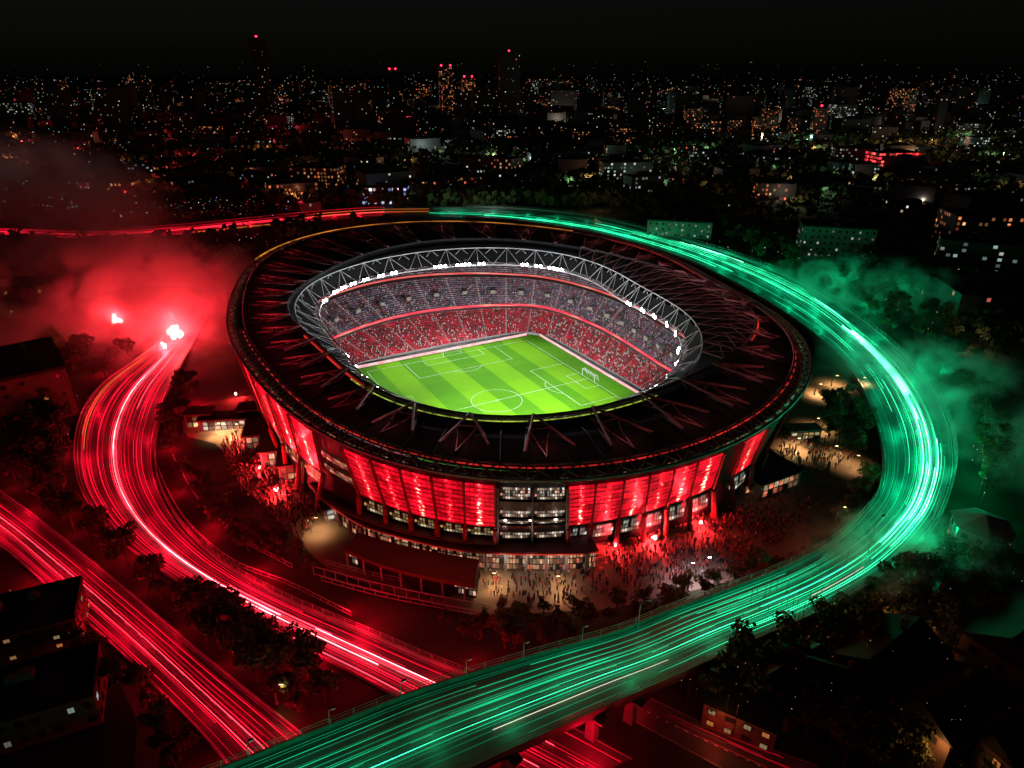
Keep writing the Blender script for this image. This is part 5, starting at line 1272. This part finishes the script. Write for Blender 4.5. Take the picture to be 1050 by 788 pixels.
bldg('apartment_building', 481, 199, 18, 18, CO, 'small taller block at the end of the brownish block', 'building', 0.7, 0, 0.05)
bldg('office_building', 363, 118, 30, 9, CC, 'low pale-lit building left of the linked towers', 'building', 0.5)
bldg('stadium_hall', 420, 128, 60, 9, CR, 'long low hall with reddish lights below the linked towers', 'hall', 0.4)
bldg('office_building', 985, 205, 26, 14, CC, 'pale small office block at the far right', 'office building', 0.5)
# individual houses and blocks in the middle distance
GR = ['among the far trees left of the stadium', 'behind the stadium beyond the far road', 'among the dark trees at the far right']
protos = {}
n_b = 0; zones = [((-20, 340), (150, 222)), ((340, 700), (140, 205)), ((700, 1070), (142, 330))]
for zi, ((u0, u1), (v0, v1)) in enumerate(zones):
    for k in range(84):
        for _ in range(30):
            u, v = random.uniform(u0, u1), v0 + (v1 - v0) * random.random() ** 1.6
            p = at(u, v)
            if zi == 2 and (v > 215 and u < 870 + (v - 215) * 0.9): continue
            break
        else: continue
        low = random.random() < 0.6; w = random.uniform(12, 22) if low else random.uniform(22, 48); h = random.uniform(6, 9) if low else random.uniform(10, 24)
        mt = random.choice((CW, CD, CD, CW, CO, CC)) if not low else random.choice((CW, CD))
        mb = MB(); tower(mb, p, w, w * random.uniform(.4, .8), h, random.uniform(-.6, .6), 3.4); o = mb.build('house' if low else 'apartment_building', [mt, M['darkroof']])
        tn = {id(CW): 'with scattered mixed lights', id(CD): 'with hardly any lit windows', id(CO): 'with orange lit windows', id(CC): 'with pale lit windows'}[id(mt)]
        tag(o, '%s %s %s' % ('low dark house' if low else 'dark apartment block', tn, GR[zi]), 'house' if low else 'building', ('houses ' if low else 'blocks ') + GR[zi])
# the far city as one mass
mb = MB()
for k in range(1500):
    v = 82 + 56 * random.random() ** 1.5; u = random.uniform(-60, 1110)
    if v > 118 and 60 < u < 330 and random.random() < 0.6: continue
    p = at(u, v); kk = mpp(p); h = random.uniform(10, 30) if random.random() < 0.85 else random.uniform(35, 80); w = random.uniform(18, 60)
    mi = random.choices((0, 2, 3, 4), (4, 5, .5, .6))[0]; tower(mb, p, w, w * .6, h, random.uniform(-.5, .5), max(3.6, 1.3 * kk), mi, 1)
o = mb.build('distant_city', [CW, M['darkroof'], CD, CO, CC]); tag(o, 'mass of far city buildings with lit windows up to the horizon', 'city', None, 'stuff')
# street lamps and signs of the city as one mass of points of light
LM = [glow('far %s lamp' % n, c, s, False) for n, c, s in (('white', (1, .95, .85), 1.6), ('warm', (1, .6, .3), 1.3), ('red', (1, .04, .07), 1.4), ('orange', (1, .3, .08), 1.3), ('teal', (.3, 1, .85), 1.2), ('blue', (.25, .4, 1), 1.6))]
mb = MB()
def pt(u, v, mi, s=1.0, zz_=None):
    if zz_ is None and v > 560 and u > 700: zz_ = random.uniform(7, 11)
    s *= min(1.0, 0.45 + (v - 74) / 60)
    p = at(u, v); r = 0.36 * mpp(p) * s; z = zz_ if zz_ is not None else random.uniform(3, 7); c = Vector((p.x, p.y, z))  # bulb widens with distance to stand in for lamp glow
    mb.tube((p.x, p.y, 0), (p.x, p.y, z), 0.06, 3, 6)
    i = len(mb.v); mb.v += [tuple(c + Vector(d) * r) for d in ((1,0,0),(-1,0,0),(0,1,0),(0,-1,0),(0,0,1),(0,0,-1))]
    for f in ((0,2,4),(2,1,4),(1,3,4),(3,0,4),(2,0,5),(1,2,5),(3,1,5),(0,3,5)): mb.f.append(tuple(i + k for k in f)); mb.m.append(mi)
for k in range(1800):
    v = 76.5 + 64 * random.random() ** 0.85; u = random.uniform(-20, 1070)
    pt(u, v, random.choices(range(6), (3.5, 4.5, 3.4 if u < 600 else 1.2, 2.4, 1.2, .4))[0], random.choice((.6, .8, 1, 1.1)))
for k in range(3200):
    v = random.uniform(98, 232); u = random.uniform(-10, 1060)
    if math.sin(u * .031 + v * .09) + math.sin(u * .013 - v * .13 + 2) < random.uniform(-1.6, 1.2): continue
    if u > 330 and v > 205: continue
    pt(u, v, random.choices(range(6), (3, 4, 4 if u < 560 else .8, 2, .6, .2))[0], random.choice((.35, .5, .6, .8)))
for k in range(130):   # lights along the far left road and in the suburb behind it
    u = random.uniform(90, 420); v = 222 - (u - 90) * 0.05 + random.gauss(-4, 6); pt(u, v, random.choices(range(6), (3, 2, 3, 1, 0, 3))[0], random.choice((.6, .9, 1.1)))
for (u0, v0, su, sv, n, ms) in ((40, 137, 45, 3, 26, (4, 5)), (235, 115, 8, 3, 14, (5, 4, 0)), (410, 106, 22, 2, 22, (4, 0)), (450, 124, 60, 5, 60, (2, 3)), (510, 118, 16, 6, 30, (4, 0)), (600, 125, 45, 3, 46, (1, 3, 0)), (640, 97, 30, 2, 22, (0, 4)), (1010, 222, 26, 14, 24, (2, 3)), (945, 205, 40, 5, 16, (1, 2)), (1000, 148, 50, 14, 30, (0, 1)), (965, 78, 55, 2, 34, (0, 0, 2)), (210, 143, 10, 4, 16, (1, 3, 2)), (165, 160, 10, 3, 12, (2, 3)), (910, 177, 24, 2, 10, (4, 2)), (1005, 480, 8, 25, 26, (0, 1)), (870, 680, 70, 34, 70, (3, 1)), (800, 640, 40, 20, 24, (3, 1, 4)), (980, 610, 40, 14, 26, (0, 1, 4)), (745, 735, 20, 18, 16, (3, 1)), (960, 770, 40, 10, 16, (1, 3)), (990, 345, 20, 12, 14, (1, 0)), (770, 262, 40, 10, 22, (0, 1)), (930, 325, 40, 14, 14, (1, 0)), (40, 335, 40, 12, 22, (3, 1)), (40, 430, 26, 26, 26, (3, 1)), (210, 300, 30, 25, 20, (2, 1)), (260, 260, 30, 14, 24, (1, 2)), (100, 265, 60, 10, 18, (1, 2)), (30, 610, 14, 30, 8, (1, 3)), (290, 520, 60, 20, 10, (1, 2))):
    for _ in range(n): 
        pv = v0 + random.gauss(0, sv)
        if pv > 77: pt(u0 + random.gauss(0, su), pv, random.choice(ms), random.choice((.6, .8, 1.1)))
for k in range(70):    # lamp lines of straight streets
    u, v = random.uniform(0, 1050), 84 + 120 * random.random() ** 1.3; p = at(u, v); a = random.uniform(-0.5, 0.5) if random.random() < .6 else random.uniform(0, 6.28); kk = mpp(p); mi = random.choices((0, 1, 2, 3, 4), (4, 4, 3 if u < 560 else 1, 2, 1))[0]
    for j in range(random.randint(6, 16)):
        q = p + Vector((math.cos(a), math.sin(a), 0)) * (j * max(30, 5.5 * kk) * random.uniform(.9, 1.1)); uu, vv = proj(q)
        if q.y > 300 and 78 < vv < 208: pt(uu, vv, mi, random.choice((.5, .65, .8)), 7)
for k in range(90):    # lit tops of far towers and cranes standing above the horizon
    u, v = random.uniform(0, 1050), random.uniform(84, 104); pt(u, v, random.choice((0, 0, 1, 2, 2)), .5, random.uniform(60, 150) * (1 if v > 90 else 1.5))
POOLS = []  # added fill lights for the far city, each given its own bulb
for k in range(120):
    v = random.uniform(96, 206); u = random.uniform(0, 1050); kk = mpp(at(u, v))
    if u < 340: col = random.choice(((1, .04, .06), (1, .04, .06), (1, .3, .15)))
    elif u < 560: col = random.choice(((1, .12, .1), (1, .5, .25), (.7, .9, .8)))
    else: col = random.choice(((1, .5, .25), (.5, 1, .75), (1, .8, .6)))
    z = 8 + 2 * kk; POOLS.append((u, v, z, 11000 * kk * random.uniform(.3, 1.4) * (1 if v < 160 else .35), col)); pt(u, v, 2 if col[1] < .1 else (1 if col[0] > .9 else 4), .8, z + 1.2)
o = mb.build('city_lights', LM + [M['darksteel']]); tag(o, 'countless points of light of the streets round and behind the stadium', 'street lights', None, 'stuff')

# ------------------------------------------------------------------ smoke
def smoke_mat(name, dens, scale, col, thr=0.42, seed=0.0, r=None):
    m = bpy.data.materials.new(name); m.use_nodes = True; n, l = m.node_tree.nodes, m.node_tree.links
    n.remove(n['Principled BSDF']); v = n.new('ShaderNodeVolumePrincipled'); l.new(v.outputs[0], n['Material Output'].inputs['Volume'])
    v.inputs['Color'].default_value = (*col, 1); v.inputs['Anisotropy'].default_value = 0.1
    tc = n.new('ShaderNodeTexCoord'); ln_ = n.new('ShaderNodeVectorMath'); ln_.operation = 'LENGTH'; l.new(tc.outputs['Object'], ln_.inputs[0])
    fall = n.new('ShaderNodeMapRange'); fall.interpolation_type = 'SMOOTHSTEP'; fall.inputs[1].default_value = 1.0; fall.inputs[2].default_value = 0.25; fall.inputs[3].default_value = 0; fall.inputs[4].default_value = 1
    l.new(ln_.outputs['Value'], fall.inputs[0])
    mp = n.new('ShaderNodeMapping'); mp.inputs['Location'].default_value = (seed, seed * .7, seed * 1.3); mp.inputs['Scale'].default_value = tuple(x / (max(r[:2]) * .62) for x in r) if r else (1, 1, 1); l.new(tc.outputs['Object'], mp.inputs[0])
    no = n.new('ShaderNodeTexNoise'); no.inputs['Scale'].default_value = scale; no.inputs['Detail'].default_value = 7.0; no.inputs['Distortion'].default_value = 1.0; l.new(mp.outputs[0], no.inputs['Vector'])
    rp = n.new('ShaderNodeMapRange'); rp.inputs[1].default_value = thr; rp.inputs[2].default_value = thr + 0.13; l.new(no.outputs['Fac'], rp.inputs[0])
    a = n.new('ShaderNodeMath'); a.operation = 'MULTIPLY'; l.new(fall.outputs[0], a.inputs[0]); l.new(rp.outputs[0], a.inputs[1])
    b = n.new('ShaderNodeMath'); b.operation = 'MULTIPLY'; l.new(a.outputs[0], b.inputs[0]); b.inputs[1].default_value = dens; l.new(b.outputs[0], v.inputs['Density'])
    return m
def smoke(c, r, mat, label, rz=0.0, tilt=0.0):
    b = MB(); N, K = 10, 16; rows = []
    for i in range(1, N): rows.append([(math.sin(PI * i / N) * math.cos(2 * PI * j / K), math.sin(PI * i / N) * math.sin(2 * PI * j / K), math.cos(PI * i / N)) for j in range(K)])
    b.v = [(0, 0, 1)] + [p for rw in rows for p in rw] + [(0, 0, -1)]
    for j in range(K): b.f.append((0, 1 + j, 1 + (j + 1) % K)); b.f.append((len(b.v) - 1, 1 + (N - 2) * K + (j + 1) % K, 1 + (N - 2) * K + j))
    for i in range(N - 2):
        for j in range(K): b.f.append((1 + i * K + j, 1 + (i + 1) * K + j, 1 + (i + 1) * K + (j + 1) % K, 1 + i * K + (j + 1) % K))
    b.m = [0] * len(b.f); o = b.build('smoke', mat); o.location = c; o.scale = r; o.rotation_euler = (0, tilt, rz); tag(o, label, 'smoke', None, 'stuff'); return o
grey = (0.8, 0.8, 0.8)
c = at(160, 335, 5); smoke((c.x - 4, c.y, 7), (38, 34, 13), smoke_mat('dense flare smoke', 0.1, 2.4, grey, 0.47, 2.0, r=(38, 34, 13)), 'dense red-lit smoke round the burning flares')
c = at(118, 318, 10); smoke((c.x - 6, c.y + 4, 15), (84, 80, 30), smoke_mat('flare smoke', 0.2, 2.1, grey, 0.5, 1.0, r=(84, 80, 30)), 'billowing red-lit smoke spreading from the flares')
c = at(45, 235, 25); smoke((c.x - 5, c.y, 40), (110, 80, 36), smoke_mat('drifting flare smoke', 0.055, 2.2, grey, 0.44, 4.0, r=(110, 80, 36)), 'thinner red-lit smoke drifting up to the left', R(-20), R(14))
c = at(965, 420, 5); smoke((c.x + 8, c.y - 4, 8), (38, 84, 15), smoke_mat('green lit smoke', 0.13, 2.6, grey, 0.49, 7.0, r=(38, 84, 15)), 'green-lit smoke outside the bend of the ring road', R(12))
c = at(890, 300, 5); smoke((c.x, c.y, 8), (60, 54, 14), smoke_mat('far green lit smoke', 0.09, 3.0, grey, 0.5, 9.0, r=(60, 54, 14)), 'green-lit smoke over the trees beyond the ring road')
c = at(930, 590, 4); smoke((c.x, c.y, 5), (32, 26, 10), smoke_mat('low green lit smoke', 0.1, 2.6, grey, 0.47, 12.0, r=(32, 26, 10)), 'low greenish smoke drifting over the houses')
for (u, v, z, r, lb) in ((120,329,5,(10,9,5),'glowing puff of smoke at the lone left flare'),(175,322,9,(10,9,6),'glowing puff of smoke over the highest flare'),(181,338,6,(9,8,7),'glowing puff of smoke over the largest flare'),(168,353,4,(6,5,4),'glowing puff of smoke at the small near flare')):
    smoke(at(u, v, z), r, smoke_mat('flare puff', 0.04, 1.6, grey, 0.36, u * .1, r=r), lb)
# added unseen fill lamps throw pools of light on trees and fronts
def pool(u, v, power, color, z=9.0):
    lamp('pool_fill_lamp', 'POINT', at(u, v, z), power, color, None, 0.6)
for u, v, z, pw, col in POOLS: pool(u, v, pw, col, z)
for (u, v, pw, col) in ((745,262,1500,GL),(790,268,900,GL),(820,276,900,GL),(860,285,4500,GL),(930,300,3500,GL),(812,682,500,(1,.45,.15)),(905,632,500,(1,.35,.1)),(948,652,500,(1,.4,.15)),(795,738,400,(1,.25,.06)),(1005,740,500,(1,.6,.3)),(745,690,400,(.9,.7,.2)),(1005,520,900,GL),(985,580,700,GL),(1000,345,1500,(1,.7,.4)),(1010,470,300,GL),(740,740,250,(1,.25,.08)),(850,705,500,(1,.35,.1)),(935,625,700,(1,.6,.3)),(985,615,900,(1,.75,.5)),(960,768,500,(1,.4,.12)),(20,470,700,(1,.3,.1)),(60,470,600,(1,.1,.06)),(40,340,1500,(1,.15,.06)),(10,700,300,(1,.5,.3)),(255,275,2600,(1,.3,.2)),(215,300,2600,(1,.08,.06)),(300,245,2600,(1,.12,.08)),(150,265,3000,(1,.03,.05)),(70,265,2600,(1,.03,.05))):
    pool(u, v, pw, col, 6.0)
